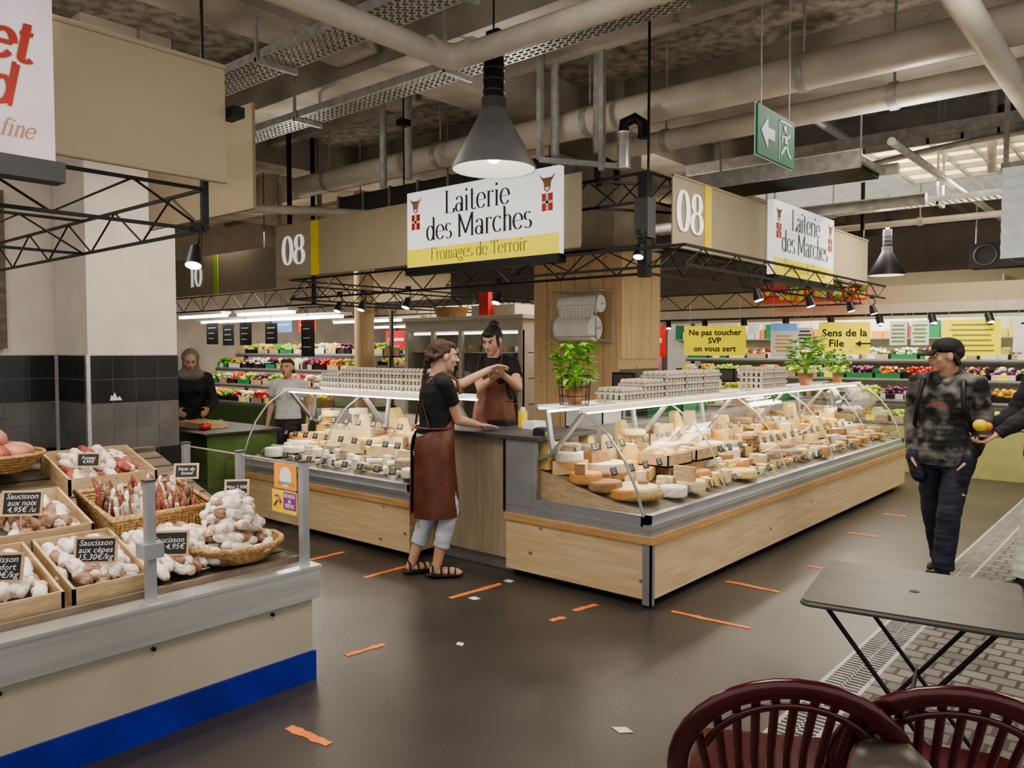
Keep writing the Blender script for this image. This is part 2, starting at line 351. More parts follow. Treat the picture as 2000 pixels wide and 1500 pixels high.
# corrugated roof + skylight
def corr(m):
    x=-4.6;vs=[];n=0
    while x<2.0:
        z=3.72+(.03 if n%2 else -.01); vs+= [(x,8.6,z),(x,12.5,z)]; x+=.07; n+=1
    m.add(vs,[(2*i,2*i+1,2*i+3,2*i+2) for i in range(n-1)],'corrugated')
    m.box(-4.6,2,8.55,8.6,3.66,3.78,'galv')
simple('corrugated_roof_panel',corr)
def sky(m):
    m.box(-2.6,.4,8.65,10.6,3.655,3.67,'skylight')
    for i in range(11): x=-2.6+.3*i; m.box(x-.012,x+.012,8.6,10.6,3.61,3.66,'galv')
    for y in(8.6,9.05,9.5,9.95,10.5): m.box(-2.6,.4,y,y+.04,3.60,3.66,'galv')
    pts=[(-2.8+3.4*i/14,8.58+.0*i,3.45+.13*math.sin(math.pi*i/14)) for i in range(15)]; m.tube(pts,.03,'galv',8)
simple('window_skylight',sky)
def shut(m):
    vs=[];n=0;z=2.4
    while z<3.2: y=8.2+(.03 if n%2 else 0); vs+=[(-1.3,y,z),(1.6,y,z)]; z+=.05;n+=1
    m.add(vs,[(2*i,2*i+1,2*i+3,2*i+2) for i in range(n-1)],'corrugated')
    m.box(-1.32,1.6,8.25,8.3,3.17,3.25,'galv'); m.box(-1.3,-1.26,8.24,8.28,3.2,4.3,'galv'); m.box(1.5,1.54,8.24,8.28,3.2,4.3,'galv')
simple('corrugated_shutter',shut)
# pipes
def bend(p,q,s,r=.25,n=8):
    p,q,s=V(p),V(q),V(s); a=q+(p-q).normalized()*r; b=q+(s-q).normalized()*r
    return [p]+[(a*(1-t)**2+q*2*t*(1-t)+b*t*t) for t in [i/n for i in range(n+1)]]+[s]
def pipes1(m):
    pts=bend((-3.55,-1.5,3.42),(-3.55,3.56,3.40),(1.5,3.62,3.42),.11); m.tube(pts,.068,'pipe_paint',16)
    m.tube(bend((-3.55,3.36,3.42),(-3.55,3.56,3.40),(-3.35,3.57,3.42),.11),.078,'pipe_paint',16)
    for p in((-3.55,1.5),(-2,3.6),(-.4,3.62)): m.cyl((p[0],p[1],3.42),(p[0],p[1],4.3),.008,'galv')
simple('water_pipe',pipes1)
def pipes2(m):
    for y,z,r,x0,x1 in((5.85,3.62,.13,-8.5,4),(6.32,3.46,.09,-4.2,4),(10.4,3.35,.06,-6,4),(10.9,3.2,.04,-7,4)):
        m.tube([(x0,y,z),(x0/2+x1/2,y,z),(x1,y,z)],r,'pipe_paint',16)
        x=x0+.6
        while x<x1: m.cyl((x,y,z),(x,y,4.3),.01,'galv',n=6); m.cyl((x-.03,y,z),(x+.03,y,z),r+.012,'galv'); x+=1.9
    m.tube([(-.96,2,3.42),(-.96,7,3.42),(-.96,16,3.42)],.075,'pipe_paint',14)
    m.tube(bend((-9,3.9,3.2),(-7.6,5.2,3.15),(-6,7.5,3.1)),.05,'pipe_paint',10)
    m.tube([(-12,7.4,3.2),(-2,7.6,3.2)],.05,'pipe_paint',10)
    m.tube([(-12,8.6,3.08),(-2,8.6,3.08)],.06,'galv',10)
    m.tube([(-2.9,7,3.9),(-2.9,16,3.9)],.05,'galv',10); m.tube([(-1.9,7,3.3),(-1.9,8.5,3.3),(-1.9,16,3.3)],.035,'galv',10)
    for x,y in((-4.3,5.6),(-3.95,5.75),(-6.0,5.4),(-6.5,5.5),(-1.5,8.9)): m.cyl((x,y,3.3),(x,y,4.3),.04,'galv')
    for x,y in((-2.15,6.6),(-1.4,9.0)): m.cyl((x,y,3.75),(x,y,3.95),.09,'dark_grey')
simple('ceiling_pipes',pipes2)
def airduct(m):
    m.box(-8.4,-4.9,6.35,6.75,3.25,3.55,'dark_grey'); 
    for i in range(8): m.box(-8.4+.5*i,-8.37+.5*i,6.33,6.77,3.23,3.57,'galv')
    m.box(-12,-8.6,4.9,5.2,3.4,3.6,'dark_grey')
    for x in(-8.2,-6.6,-5.1): m.cyl((x,6.55,3.55),(x,6.55,4.3),.01,'galv')
simple('ventilation_duct',airduct)
def flexduct(m):
    pts=[(-3.52,5.5,3.05+.012*i) for i in range(26)]; m.tube(pts,[.06 if i%2 else .048 for i in range(26)],'steel',12)
    m.tube([(-3.52,5.5,3.35),(-3.52,5.5,3.42),(-3.45,5.55,3.46),(-3.4,5.6,3.42),(-3.4,5.6,3.3)],.045,'black_metal',10)
    m.tube([(-3.9,5.7,3.0),(-3.92,5.7,3.15),(-3.85,5.72,3.22),(-3.75,5.75,3.15),(-3.75,5.75,3.0)],.03,'black_metal',10)
simple('flexible_duct',flexduct)
def tray(m,y,z,x0,x1,w=.28):
    for s in(0,w): m.box(x0,x1,y+s-.004,y+s+.004,z,z+.06,'galv')
    k=5
    for i in range(1,k): yy=y+w*i/k; m.box(x0,x1,yy-.007,yy+.007,z,z+.004,'galv')
    x=x0
    while x<x1: m.box(x,x+.018,y,y+w,z,z+.005,'galv'); x+=.06
    x=x0+.4
    while x<x1:
        m.box(x,x+.03,y-.03,y+w+.03,z-.035,z,'galv')
        for yy in(y-.02,y+w+.02): m.box(x+.005,x+.025,yy-.01,yy+.01,z-.03,4.3,'galv')
        x+=1.8
simple('cable_tray',lambda m:tray(m,3.1,3.62,-9,2.5))
simple('cable_tray',lambda m:tray(m,3.95,3.55,-8,-2.2,.22))
simple('cable_tray',lambda m:tray(m,9.0,3.1,-6,3,.2))
def strut(m):
    for p,q in(((-4.35,5.45,3.25),(-4.35,5.45,4.3)),((-3.8,5.6,3.1),(-3.8,5.6,4.3)),((-4.35,5.45,3.25),(-3.65,5.65,3.12)),((-9.2,6,2.9),(-9.2,6,4.3)),((-8.6,6.2,2.9),(-8.6,6.2,4.3))): m.bar(p,q,.045,.045,'galv')
simple('hanging_strut_frame',strut)
def louv(m):
    m.box(-3.6,-2.1,6.9,7.6,3.16,3.2,'galv'); m.box(-3.6,-2.1,6.86,6.9,3.1,3.24,'galv')
    for i in range(12): m.box(-3.55,-2.15,6.92+i*.056,6.95+i*.056,3.12,3.16,'black_metal')
    for x in(-3.5,-2.2): m.cyl((x,7.2,3.2),(x,7.2,4.3),.01,'galv')
simple('ceiling_vent_grille',louv)
# ------------------------------------------------------------------ trusses, fascia, signs
def truss(m,p0,p1,h=.22,w=.0,step=.28,b=.02):
    p0=V(p0);p1=V(p1);d=p1-p0;L=d.length;n=max(2,int(L/step)); up=V((0,0,h))
    m.bar(p0,p1,b,b,'black_metal'); m.bar(p0+up,p1+up,b,b,'black_metal')
    for i in range(n):
        a=p0+d*i/n+(up if i%2 else V((0,0,0))); q=p0+d*(i+1)/n+(V((0,0,0)) if i%2 else up); m.cyl(a,q,.006,'black_metal',n=6)
def st_truss(m):
    truss(m,(-8.0,5.35,2.18),(-3.2,5.35,2.18)); truss(m,(-3.2,5.35,2.18),(-3.2,10.6,2.18)); truss(m,(-8.0,5.35,2.18),(-8.0,10.6,2.18)); truss(m,(-8,10.6,2.18),(-3.2,10.6,2.18))
    truss(m,(-8.0,5.35,2.74),(-3.2,5.35,2.74)); truss(m,(-3.2,5.35,2.74),(-3.2,10.6,2.74))
    truss(m,(-3.7,5.35,2.74),(-3.2,6.2,2.74),step=.2); truss(m,(-6,5.35,2.74),(-6,10.6,2.74)); truss(m,(-8,7.9,2.5),(-3.2,7.9,2.5))
    truss(m,(-4.4,5.1,2.2),(-2.75,5.1,2.2),.14); truss(m,(-2.75,5.1,2.2),(-2.75,10.0,2.2),.14)
    m.box(-3.25,-3.17,5.28,5.36,2.15,2.95,'black_metal'); m.box(-3.27,-3.15,5.26,5.38,2.45,2.75,'dark_grey')
    for x,y in((-8,5.35),(-3.2,10.6),(-8,10.6),(-6,7.9)): m.box(x-.02,x+.02,y-.02,y+.02,2.96,4.3,'black_metal')
    m.cyl((-3.2,5.35,2.95),(-3.2,5.35,4.3),.010,'black_metal'); m.cyl((-5.9,5.25,2.95),(-5.9,5.25,4.3),.008,'black_metal'); m.box(-5.95,-5.85,5.2,5.3,3.78,3.84,'black_metal')
simple('stall_truss',st_truss)
def fasc1(m):
    m.box(-8.05,-3.72,5.19,5.2,2.41,3.0,'fabric_beige'); m.cyl((-8.05,5.195,2.42),(-3.72,5.195,2.42),.012,'fabric_beige'); m.cyl((-8.05,5.195,3.0),(-3.72,5.195,3.0),.012,'fabric_beige')
    m.box(-7.35,-7.22,5.18,5.192,2.41,3.0,'stripe_yellow')
    M=frame((-7.68,5.185,2.56),(1,0,0),(0,0,1)); didone(m,'08',M,.42,'sign_white',.17,.03)
simple('stall_fascia_panel',fasc1)
def fasc2(m):
    m.box(-3.11,-3.10,5.55,10.5,2.40,2.96,'fabric_beige'); m.cyl((-3.1,5.55,2.41),(-3.1,10.5,2.41),.012,'fabric_beige'); m.cyl((-3.1,5.55,2.96),(-3.1,10.5,2.96),.012,'fabric_beige')
    m.box(-3.102,-3.09,6.08,6.2,2.40,2.96,'stripe_yellow')
    M=frame((-3.085,5.83,2.54),(0,1,0),(0,0,1)); didone(m,'08',M,.42,'sign_white',.17,.03)
simple('stall_fascia_panel',fasc2)
def shopsign(m,M,W=1.8,H=.70,emb=True):
    m.box(0,W,0,H,-.06,0,'sign_white',M); m.box(0,W,0,H*.24,0,.002,'sign_yellow',M); m.box(-.01,W+.01,-.07,0,-.08,.02,'black_metal',M)
    T=lambda x,y:M@Matrix.Translation((x,y,.005))
    didone(m,'Laiterie',T(W*.5,H*.655),.265,'ink_navy',.09,.018)
    didone(m,'des Marches',T(W*.5,H*.335),.265,'ink_navy',.09,.018)
    didone(m,'Fromages de Terroir',T(W*.5,H*.075),.15,'ink_olive',.075,.022)
    for x in(.12,W-.12):
        m.box(x-.055,x+.055,H*.50,H*.70,.001,.004,'red',M); m.box(x-.012,x+.012,H*.5,H*.7,.004,.006,'white',M); m.box(x-.055,x+.055,H*.585,H*.615,.004,.006,'white',M)
        m.add([M@V(p) for p in [(x-.045,H*.88,.004),(x+.045,H*.88,.004),(x+.03,H*.74,.004),(x,H*.71,.004),(x-.03,H*.74,.004)]],[(0,1,2,3,4)],'ch_brown')
        for s in(-1,1): m.add([M@V(p) for p in [(x+s*.045,H*.88,.004),(x+s*.09,H*.93,.004),(x+s*.04,H*.83,.004)]],[(0,1,2)],'ch_brown')
        m.add([M@V(p) for p in [(x-.02,H*.77,.006),(x+.02,H*.77,.006),(x+.012,H*.73,.006),(x-.012,H*.73,.006)]],[(0,1,2,3)],'sign_pink')
def s1(m): shopsign(m,frame((-5.64,5.06,2.36),(1,0,0),(0,0,1)))
simple('shop_sign',s1)
def s2(m): shopsign(m,frame((-2.98,7.24,2.30),(0,1,0),(0,0,1)),W=1.65)
simple('shop_sign',s2)
# left stall
def lf(m):
    m.box(-3.62,-3.60,-1.5,2.05,2.40,2.96,'fabric_beige'); m.cyl((-3.6,-1.5,2.41),(-3.6,2.05,2.41),.012,'fabric_beige'); m.cyl((-3.6,-1.5,2.96),(-3.6,2.05,2.96),.012,'fabric_beige')
    m.box(-5.4,-4.1,2.50,2.52,2.40,3.0,'fabric_dark')
simple('stall_fascia_panel',lf)
def ls(m):
    truss(m,(-3.72,-1.5,2.18),(-3.72,2.0,2.18),.2,b=.016,step=.34); truss(m,(-3.72,2.0,2.18),(-6.8,2.0,2.18),.2,b=.016,step=.34); truss(m,(-5.2,-1.5,2.18),(-5.2,2.0,2.18),.2,b=.016,step=.34)
    m.bar((-3.72,2.0,2.9),(-6.8,2.0,2.9),.02,.02,'black_metal'); m.bar((-3.72,2.0,2.18),(-3.72,2.0,2.96),.03,.03,'black_metal')
    m.cyl((-3.72,2.0,2.9),(-3.72,2.0,4.3),.008,'black_metal'); m.cyl((-3.72,.2,2.4),(-3.72,.2,4.3),.008,'black_metal'); m.box(-3.66,-3.54,2.06,2.12,2.72,2.77,'black_metal')
simple('stall_truss',ls)
def lsg(m):
    M=frame((-3.48,-.55,2.34),(0,1,0),(0,0,1))
    m.box(0,1.79,0,.68,-.05,0,'sign_pink',M); m.box(0,1.82,-.08,0,-.08,.02,'dark_grey',M)
    def st(t,x,y,s,sh=.2):
        T=M@Matrix.Translation((x,y,.0)); didone(m,t,T,s,'letter_gold',.12,.06,shear=sh,center=False,dz=.004,grow=.020); didone(m,t,T,s,'letter_red',.12,.06,shear=sh,center=False,dz=.008)
    st('et',1.555,.37,.215); st('d',1.555,.195,.20); st('r',1.475,.195,.20)
    didone(m,'e fine',M@Matrix.Translation((1.535,.075,0)),.085,'letter_gold',.09,.04,shear=.3,center=False,dz=.005)
simple('charcuterie_sign',lsg)
def ex(m):
    M=frame((-1.73,3.98,2.61),(0,1,0),(0,0,1)); W,H=.5,.26
    m.box(0,W,0,H,-.012,0,'exit_green',M); m.box(-.006,W+.006,-.006,H+.006,-.016,-.012,'white',M)
    P=lambda pts:m.add([M@V((x,y,.002)) for x,y in pts],[tuple(range(len(pts)))],'white')
    P([(.04,.13),(.13,.215),(.13,.16)]); P([(.04,.13),(.13,.16),(.22,.16),(.22,.10),(.13,.10)]); P([(.04,.13),(.13,.10),(.13,.045)])
    P([(.28,.02),(.29,.02),(.29,.235),(.28,.235)]); P([(.28,.225),(.45,.225),(.45,.235),(.28,.235)])
    m.add([M@V((.36+.018*math.cos(k),.20+.018*math.sin(k),.003)) for k in [i*.63 for i in range(10)]],[tuple(range(10))],'white')
    for a,b,w in(((.365,.175),(.385,.11),.034),((.385,.115),(.345,.08),.02),((.345,.08),(.31,.05),.018),((.385,.11),(.415,.07),.02),((.415,.07),(.45,.05),.016),((.365,.17),(.325,.145),.014),((.325,.145),(.32,.115),.012),((.37,.17),(.41,.155),.014),((.41,.155),(.435,.18),.012)):
        dx,dy=b[0]-a[0],b[1]-a[1]; l=math.hypot(dx,dy); nx,ny=-dy/l*w/2,dx/l*w/2
        P([(a[0]+nx,a[1]+ny),(a[0]-nx,a[1]-ny),(b[0]-nx,b[1]-ny),(b[0]+nx,b[1]+ny)])
    for y in(4.03,4.41): m.cyl((-1.737,y,2.87),(-1.737,y,4.3),.004,'galv',n=6)
simple('exit_sign',ex)
# pendant lamps
def pendant(m,x,y,z,s=1,ztop=4.3,shade='lamp_grey'):
    R=.275*s
    m.lathe([(R,0),(R+.004,.015*s),(R*.30,.38*s),(R*.27,.42*s),(.001,.43*s)],(x,y,z),shade,40)
    m.lathe([(R-.004,.002),(R*.27,.37*s),(.001,.38*s)],(x,y,z),'lamp_inner',40)
    m.ell((x,y,z+.14*s),(.07*s,.07*s,.1*s),'led')
    m.cyl((x,y,z+.42*s),(x,y,z+.74*s),.067*s,'black_metal',n=20); m.cyl((x,y,z+.40*s),(x,y,z+.46*s),.082*s,'dark_grey',n=20)
    for i in range(3): m.cyl((x,y,z+(.50+.07*i)*s),(x,y,z+(.51+.07*i)*s),.074*s,'dark_grey',n=20)
    m.cyl((x,y,z+.74*s),(x,y,z+.78*s),.03*s,'galv'); m.cyl((x,y,z+.7*s),(x,y,ztop),.006,'black_metal',n=6)
    m.box(x-.05,x+.05,y-.02,y+.02,z+.85*s,z+.90*s,'black_metal')
simple('pendant_lamp',lambda m:pendant(m,-3.50,3.90,2.77))
simple('pendant_lamp',lambda m:pendant(m,-3.2,11.7,2.62,.85,shade='black_metal'))
def spot(x,y,z,d=(0,0,-1),on=True):
    m=MB(); p=V((x,y,z)); d=V(d).normalized(); m.cyl(p,p+d*.10,.028,'black_metal',.045,n=14); m.cyl(p+d*.098,p+d*.102,.038,'led' if on else 'dark_grey',n=14)
    m.tube([p+V((0,0,.09)),p+V((.035,0,.06)),p+V((.035,0,.02)),p],.006,'black_metal',6); m.box(x-.02,x+.02,y-.02,y+.02,z+.08,z+.12,'black_metal'); m.obj('spot_lamp')
for a in((-3.72,1.95,2.09,(.3,-.3,-1)),(-6.6,5.3,2.10,(0,-.4,-1)),(-5.9,5.3,2.10,(0,-.4,-1)),(-4.7,5.3,2.10,(0,-.4,-1)),(-3.18,5.2,2.38,(.1,-.4,-1)),(-2.78,6.4,2.10,(.3,0,-1)),(-2.78,7.6,2.10,(.3,0,-1)),(-2.78,8.8,2.10,(.3,0,-1)),(-2.78,9.6,2.10,(.3,0,-1)),(-7.0,5.3,2.10,(0,-.4,-1))): spot(*a)
# ------------------------------------------------------------------ refrigerated display counters
def deck(y): return .565+.24*(y-.08)
GP=[(.05,.56),(.10,.72),(.19,.90),(.32,1.06),(.52,1.19)]
def counter(name,M,L,D=1.1,cheekend=0):
    m=MB(M)
    m.box(.1,L-.1,.10,D-.05,0,.06,'dark_grey'); m.box(0,L,.0,D,.05,.40,'pine')
    m.box(-.022,L+.022,-.022,D,.40,.445,'rail_wood'); 
    m.box(-.005,L+.005,-.005,D,.445,.50,'alu'); m.box(0,L,.02,.07,.50,.565,'alu'); m.box(-.008,L+.008,-.008,.05,.485,.515,'steel')
    m.box(0,.05,.02,D,.50,.565,'alu'); m.box(L-.05,L,.02,D,.50,.565,'alu')
    for x in(.05,L-.05): m.poly([(x,.05,.5),(x,D-.1,.5),(x,D-.1,deck(D-.1)+.005),(x,.07,.555)],'crate_wood')
    m.add([(0.05,.07,.54),(L-.05,.07,.54),(L-.05,D-.1,deck(D-.1)-.01),(.05,D-.1,deck(D-.1)-.01)],[(0,1,2,3)],'shelf_in')
    m.box(0,L,D-.1,D,.50,.98,'alu')
    m.add([(0,.50,1.2),(L,.50,1.2),(L,.9,1.2),(0,.9,1.2)],[(0,1,2,3)],'glass2'); m.box(0,L,.50,.53,1.18,1.21,'glow_edge'); m.box(0,L,.88,.90,1.18,1.215,'steel')
    m.box(.05,L-.05,.535,.57,1.165,1.18,'led'); m.box(.05,L-.05,.80,.84,1.165,1.18,'led_soft')
    m.box(-.012,.03,-.012,.0,.02,.40,'alu'); m.box(-.012,.0,-.012,.05,.02,.40,'alu')
    x=.0; k=max(1,round(L/1.25)); 
    for i in range(k+1):
        x=L*i/k
        for a,b in zip(GP[:-1],GP[1:]): m.bar((x,a[0],a[1]),(x,b[0],b[1]),.010 if 0<i<k else .02,.010,'steel')
        xx=min(max(x,.06),L-.06)
        m.bar((xx,.54,1.18),(xx,.80,.88),.05,.02,'alu'); m.bar((xx,.80,.88),(xx,1.0,.80),.05,.02,'alu'); m.bar((xx,.80,.88),(xx,.85,1.18),.04,.02,'alu')
    for i in range(k):
        xa=L*i/k+.012; xb=L*(i+1)/k-.012
        vs=[];
        for p in GP: vs+=[(xa,p[0],p[1]),(xb,p[0],p[1])]
        m.add(vs,[(2*j,2*j+1,2*j+3,2*j+2) for j in range(len(GP)-1)],'glass',True)
    for x in(.0,L): m.poly([(x,p[0],p[1]) for p in GP]+[(x,.95,1.19),(x,D-.1,.565)],'glass')
    m.box(0,.03,D-.22,D,.50,.98,'alu')
    return m.obj(name)
MR=frame((-2.46,4.17,0),(0,1,0),(-1,0,0)); LR=5.7
ML=frame((-6.85,3.98,0),(1,0,0),(0,1,0)); LL=2.42
counter('refrigerated_cheese_counter',MR,LR,1.17); counter('refrigerated_cheese_counter',ML,LL,1.1)
def cheese(m,x,y,z,kind,sc=1,mat=None):
    mt=mat or random.choice([c.name for c in CH])
    if kind=='wheel':
        r=rnd(.075,.13)*sc;h=rnd(.045,.08)*sc; m.lathe([(.001,0),(r*.95,0),(r,h*.2),(r,h*.8),(r*.95,h),(.001,h)],(x,y,z),mt,20,smooth=False); return h
    if kind=='half':
        r=rnd(.11,.15)*sc;h=rnd(.08,.11)*sc;a=rnd(-40,40); m.lathe([(.001,0),(r*.97,0),(r,h*.15),(r,h*.85),(r*.97,h),(.001,h)],(x,y,z),mt,14,smooth=False,a0=a,a1=a+180)
        t=math.radians(a); c,s_=math.cos(t),math.sin(t); m.add([(x-r*c,y-r*s_,z),(x+r*c,y+r*s_,z),(x+r*c,y+r*s_,z+h),(x-r*c,y-r*s_,z+h)],[(0,1,2,3)],'ch_cream'); return h
    if kind=='small':
        n=random.randint(1,3)
        for i in range(n):
            r=.036*sc; h=.028; m.lathe([(.001,0),(r*.9,0),(r,.006),(r,h-.006),(r*.9,h),(.001,h)],(x+rnd(-.004,.004),y,z+i*h),mt,12,smooth=False)
        return n*.028
    if kind=='wedge':
        r=rnd(.12,.19)*sc;h=rnd(.06,.11)*sc;a=rnd(-.4,3.5);w=rnd(.6,1.3)
        pts=[(x,y,z)]+[(x+r*math.cos(a+w*i/8),y+r*math.sin(a+w*i/8),z) for i in range(9)]
        m.prism(pts,(0,0,h),random.choice(['ch_cream','ch_yellow','ch_cream']))
        pts2=[(x+(r+.004)*math.cos(a+w*i/8),y+(r+.004)*math.sin(a+w*i/8)) for i in range(9)]
        m.add([(p[0],p[1],z) for p in pts2]+[(p[0],p[1],z+h) for p in pts2],[(i,i+1,10+i,9+i) for i in range(8)],random.choice(['ch_brown','ch_orange','ch_grey']))
        return h
    if kind=='tall':
        r=rnd(.13,.2)*sc; t=rnd(.06,.1); a=rnd(-.3,.3); R=Matrix.Translation((x,y,z))@Matrix.Rotation(a,4,'Z')
        pts=[R@V((-r/2,0,0)),R@V((r/2,0,0)),R@V((-r*.3,0,r*1.25)),R@V((-r/2,0,r*1.2))]; m.prism(pts,R.to_3x3()@V((0,t,0)),random.choice(['ch_yellow','ch_cream'])); return 0
    if kind=='block':
        a=rnd(0,1.5);w=rnd(.05,.1)*sc;l=rnd(.07,.14)*sc;h=rnd(.04,.09)*sc
        R=Matrix.Translation((x,y,z))@Matrix.Rotation(a,4,'Z'); m.box(-l/2,l/2,-w/2,w/2,0,h,random.choice(['ch_cream','ch_white','ch_yellow']),R); return h
    if kind=='log':
        a=rnd(0,3);l=rnd(.06,.1);d=V((math.cos(a),math.sin(a),0)); m.cyl(V((x,y,z+.025))-d*l,V((x,y,z+.025))+d*l,.025,mt,n=10); return .05
def tag(m,x,y,z,w=.075,h=.05,lean=.35,mat='chalk'):
    m.add([(x-w/2,y,z),(x+w/2,y,z),(x+w/2,y+h*lean,z+h),(x-w/2,y+h*lean,z+h)],[(0,1,2,3)],mat)
    for i in range(3):
        zz=h*(.25+.25*i); l=w*rnd(.25,.4)
        m.add([(x-l,y-.001+zz*lean,z+zz),(x+l,y-.001+zz*lean,z+zz+.003),(x+l,y-.001+(zz+.005)*lean,z+zz+.007),(x-l,y-.001+(zz+.005)*lean,z+zz+.005)],[(0,1,2,3)],'chalkwhite')
def fill(name,M,L,seed,white=False):
    random.seed(seed); m=MB(M); t=MB(M)
    for row,y in enumerate((.19,.32,.46,.61,.76,.90)):
        x=.16+rnd(0,.05)
        if row==0 and not white: x=.62
        while x<L-.14:
            z=deck(y)
            kinds=['small','small','log','block','wheel'] if row<2 else ['wheel','wedge','block','wheel','half','small','tall']
            if row>=4: kinds=['wheel','half','wedge','tall','half']
            k=random.choice(kinds); mat=None
            if white and row<3: mat='ch_white' if rnd(0,1)<.7 else 'ch_grey'
            h=cheese(m,x,y,z,k,1 if row<3 else 1.2,mat)
            if k!='tall':
                if row>=3 and rnd(0,1)<.6: h+=cheese(m,x+rnd(-.02,.02),y,z+h,random.choice(['wheel','block','small','wedge','half']),.9)
                if row>=4 and rnd(0,1)<.4: cheese(m,x,y,z+h,'wheel',.8)
            x+= {'small':.09,'log':.14,'block':.14,'wheel':.23,'wedge':.22,'half':.26,'tall':.22}[k]*(1.15 if row>2 else 1.05)
    for row,y in enumerate((.125,.39,.68)):
        x=.2 if row or white else .75
        while x<L-.1: tag(t,x,y,deck(y)+(.02 if row==0 else .07+.05*row)); x+=rnd(.14,.22)
    if not white:
        m.lathe([(.001,0),(.17,0),(.18,.02),(.18,.05),(.17,.065),(.001,.065)],(.33,.34,deck(.3)),'ch_cream',28,smooth=False)
        m.lathe([(.18,.0),(.205,.0),(.2,.035),(.185,.04)],(.33,.34,deck(.28)),'straw',28)
        m.prism([(.08,.98,deck(.9)),(.34,.98,deck(.9)),(.10,.98,deck(.9)+.26)],(0,-.12,0),'ch_yellow')
        m.prism([(.35,.84,deck(.8)),(.62,.82,deck(.8)),(.50,.82,deck(.8)+.13),(.35,.84,deck(.8)+.13)],(0,-.16,0),'ch_brown')
        m.lathe([(.001,0),(.15,0),(.155,.1),(.001,.1)],(.48,.66,deck(.62)),'ch_white',26,smooth=False)
        m.box(.78,.81,.12,.28,deck(.2),deck(.2)+.18,'crate_wood')
        for x0 in(.85,1.28):
            z=deck(.5)+.07
            m.box(x0,x0+.36,.36,.62,z,z+.012,'crate_wood'); 
            for y in(.36,.61): m.box(x0,x0+.36,y,y+.01,z,z+.09,'crate_wood')
            for xx in(x0,x0+.35): m.box(xx,xx+.01,.36,.62,z,z+.09,'crate_wood')
            for i in range(4):
                for j in range(3): cheese(m,x0+.05+i*.085,.41+j*.08,z+.02,'small',1.05,'ch_cream')
    m.obj(name); t.obj('cheese_price_tags')
fill('cheese_assortment',MR,LR,3); fill('cheese_assortment',ML,LL,5,True)
random.seed(11)
# cash desk
def desk(m):
    m.box(-4.36,-3.64,4.22,4.85,.10,.96,'oak_panel'); m.box(-4.34,-3.64,4.26,4.8,0,.10,'alu')
    m.box(-4.44,-3.32,4.14,4.85,.965,.995,'dark_grey'); m.box(-3.63,-3.36,4.165,4.2,.50,.965,'alu'); m.box(-3.65,-3.63,4.16,4.22,.45,.965,'black_metal')
simple('cash_desk',desk,.003)
def plat(m): m.box(-6.8,-3.68,5.12,6.3,0,.12,'old_wood'); m.box(-4.9,-4.0,4.86,5.12,0,.12,'old_wood')
simple('duckboard_platform',plat)
def term(m):
    M=frame((-3.42,4.32,.995),(.9,.3,0),(-.3,.9,0)); m.box(-.04,.04,-.09,.09,0,.03,'black_metal',M); m.box(-.038,.038,-.085,.06,.03,.05,'shoe_black',M); m.box(-.03,.03,-.0,.06,.05,.053,'screen_blue',M)
    for i in range(3):
        for j in range(4): m.box(-.028+i*.02,-.014+i*.02,-.08+j*.018,-.068+j*.018,.05,.054,'dark_grey',M)
simple('card_terminal',term,.002)
def bottles(m):
    m.cyl((-3.85,4.62,.995),(-3.85,4.62,1.12),.035,'stripe_yellow',n=16); m.cyl((-3.85,4.62,1.12),(-3.85,4.62,1.15),.02,'white',n=12)
    m.box(-3.8,-3.68,4.55,4.7,.995,1.05,'paper'); m.box(-4.2,-4.0,4.6,4.78,.995,1.03,'black_metal')
simple('desk_supplies',bottles)
def scale_(m,x,y,z):
    m.box(x-.15,x+.15,y-.12,y+.12,z,z+.06,'alu'); m.box(x-.14,x+.14,y-.11,y+.11,z+.07,z+.08,'steel'); m.cyl((x,y+.1,z+.06),(x,y+.1,z+.35),.015,'alu')
    m.box(x-.12,x+.12,y+.08,y+.13,z+.33,z+.48,'shoe_black'); m.box(x-.10,x+.10,y+.075,y+.08,z+.35,z+.46,'dark_grey')
def inner(m):
    m.box(-4.2,-3.66,5.6,9.8,.0,.86,'fridge_frame'); m.box(-4.22,-3.65,5.58,9.82,.86,.90,'oak_panel')
simple('work_counter',inner,.004)
simple('weighing_scale',lambda m:scale_(m,-3.95,6.1,.9),.003); simple('weighing_scale',lambda m:scale_(m,-3.95,8.2,.9),.003)
def tidy(m):
    for i,(x,y,c) in enumerate(((-3.98,5.75,'white'),(-3.9,7.0,'green_plastic'),(-4.0,7.4,'green_plastic'),(-4.0,9.0,'crate_wood'),(-3.95,9.5,'green_plastic'))):
        w=.2; m.box(x-w,x+w,y-.15,y+.15,.90,.915,c)
        for a,b,e,f in((x-w,x+w,y-.15,y-.14),(x-w,x+w,y+.14,y+.15),(x-w,x-w+.01,y-.15,y+.15),(x+w-.01,x+w,y-.15,y+.15)): m.box(a,b,e,f,.9,1.08,c)
        for k in range(8): cheese(m,x+rnd(-.12,.12),y+rnd(-.08,.08),.915+rnd(0,.06),'block')
simple('storage_crates',tidy)
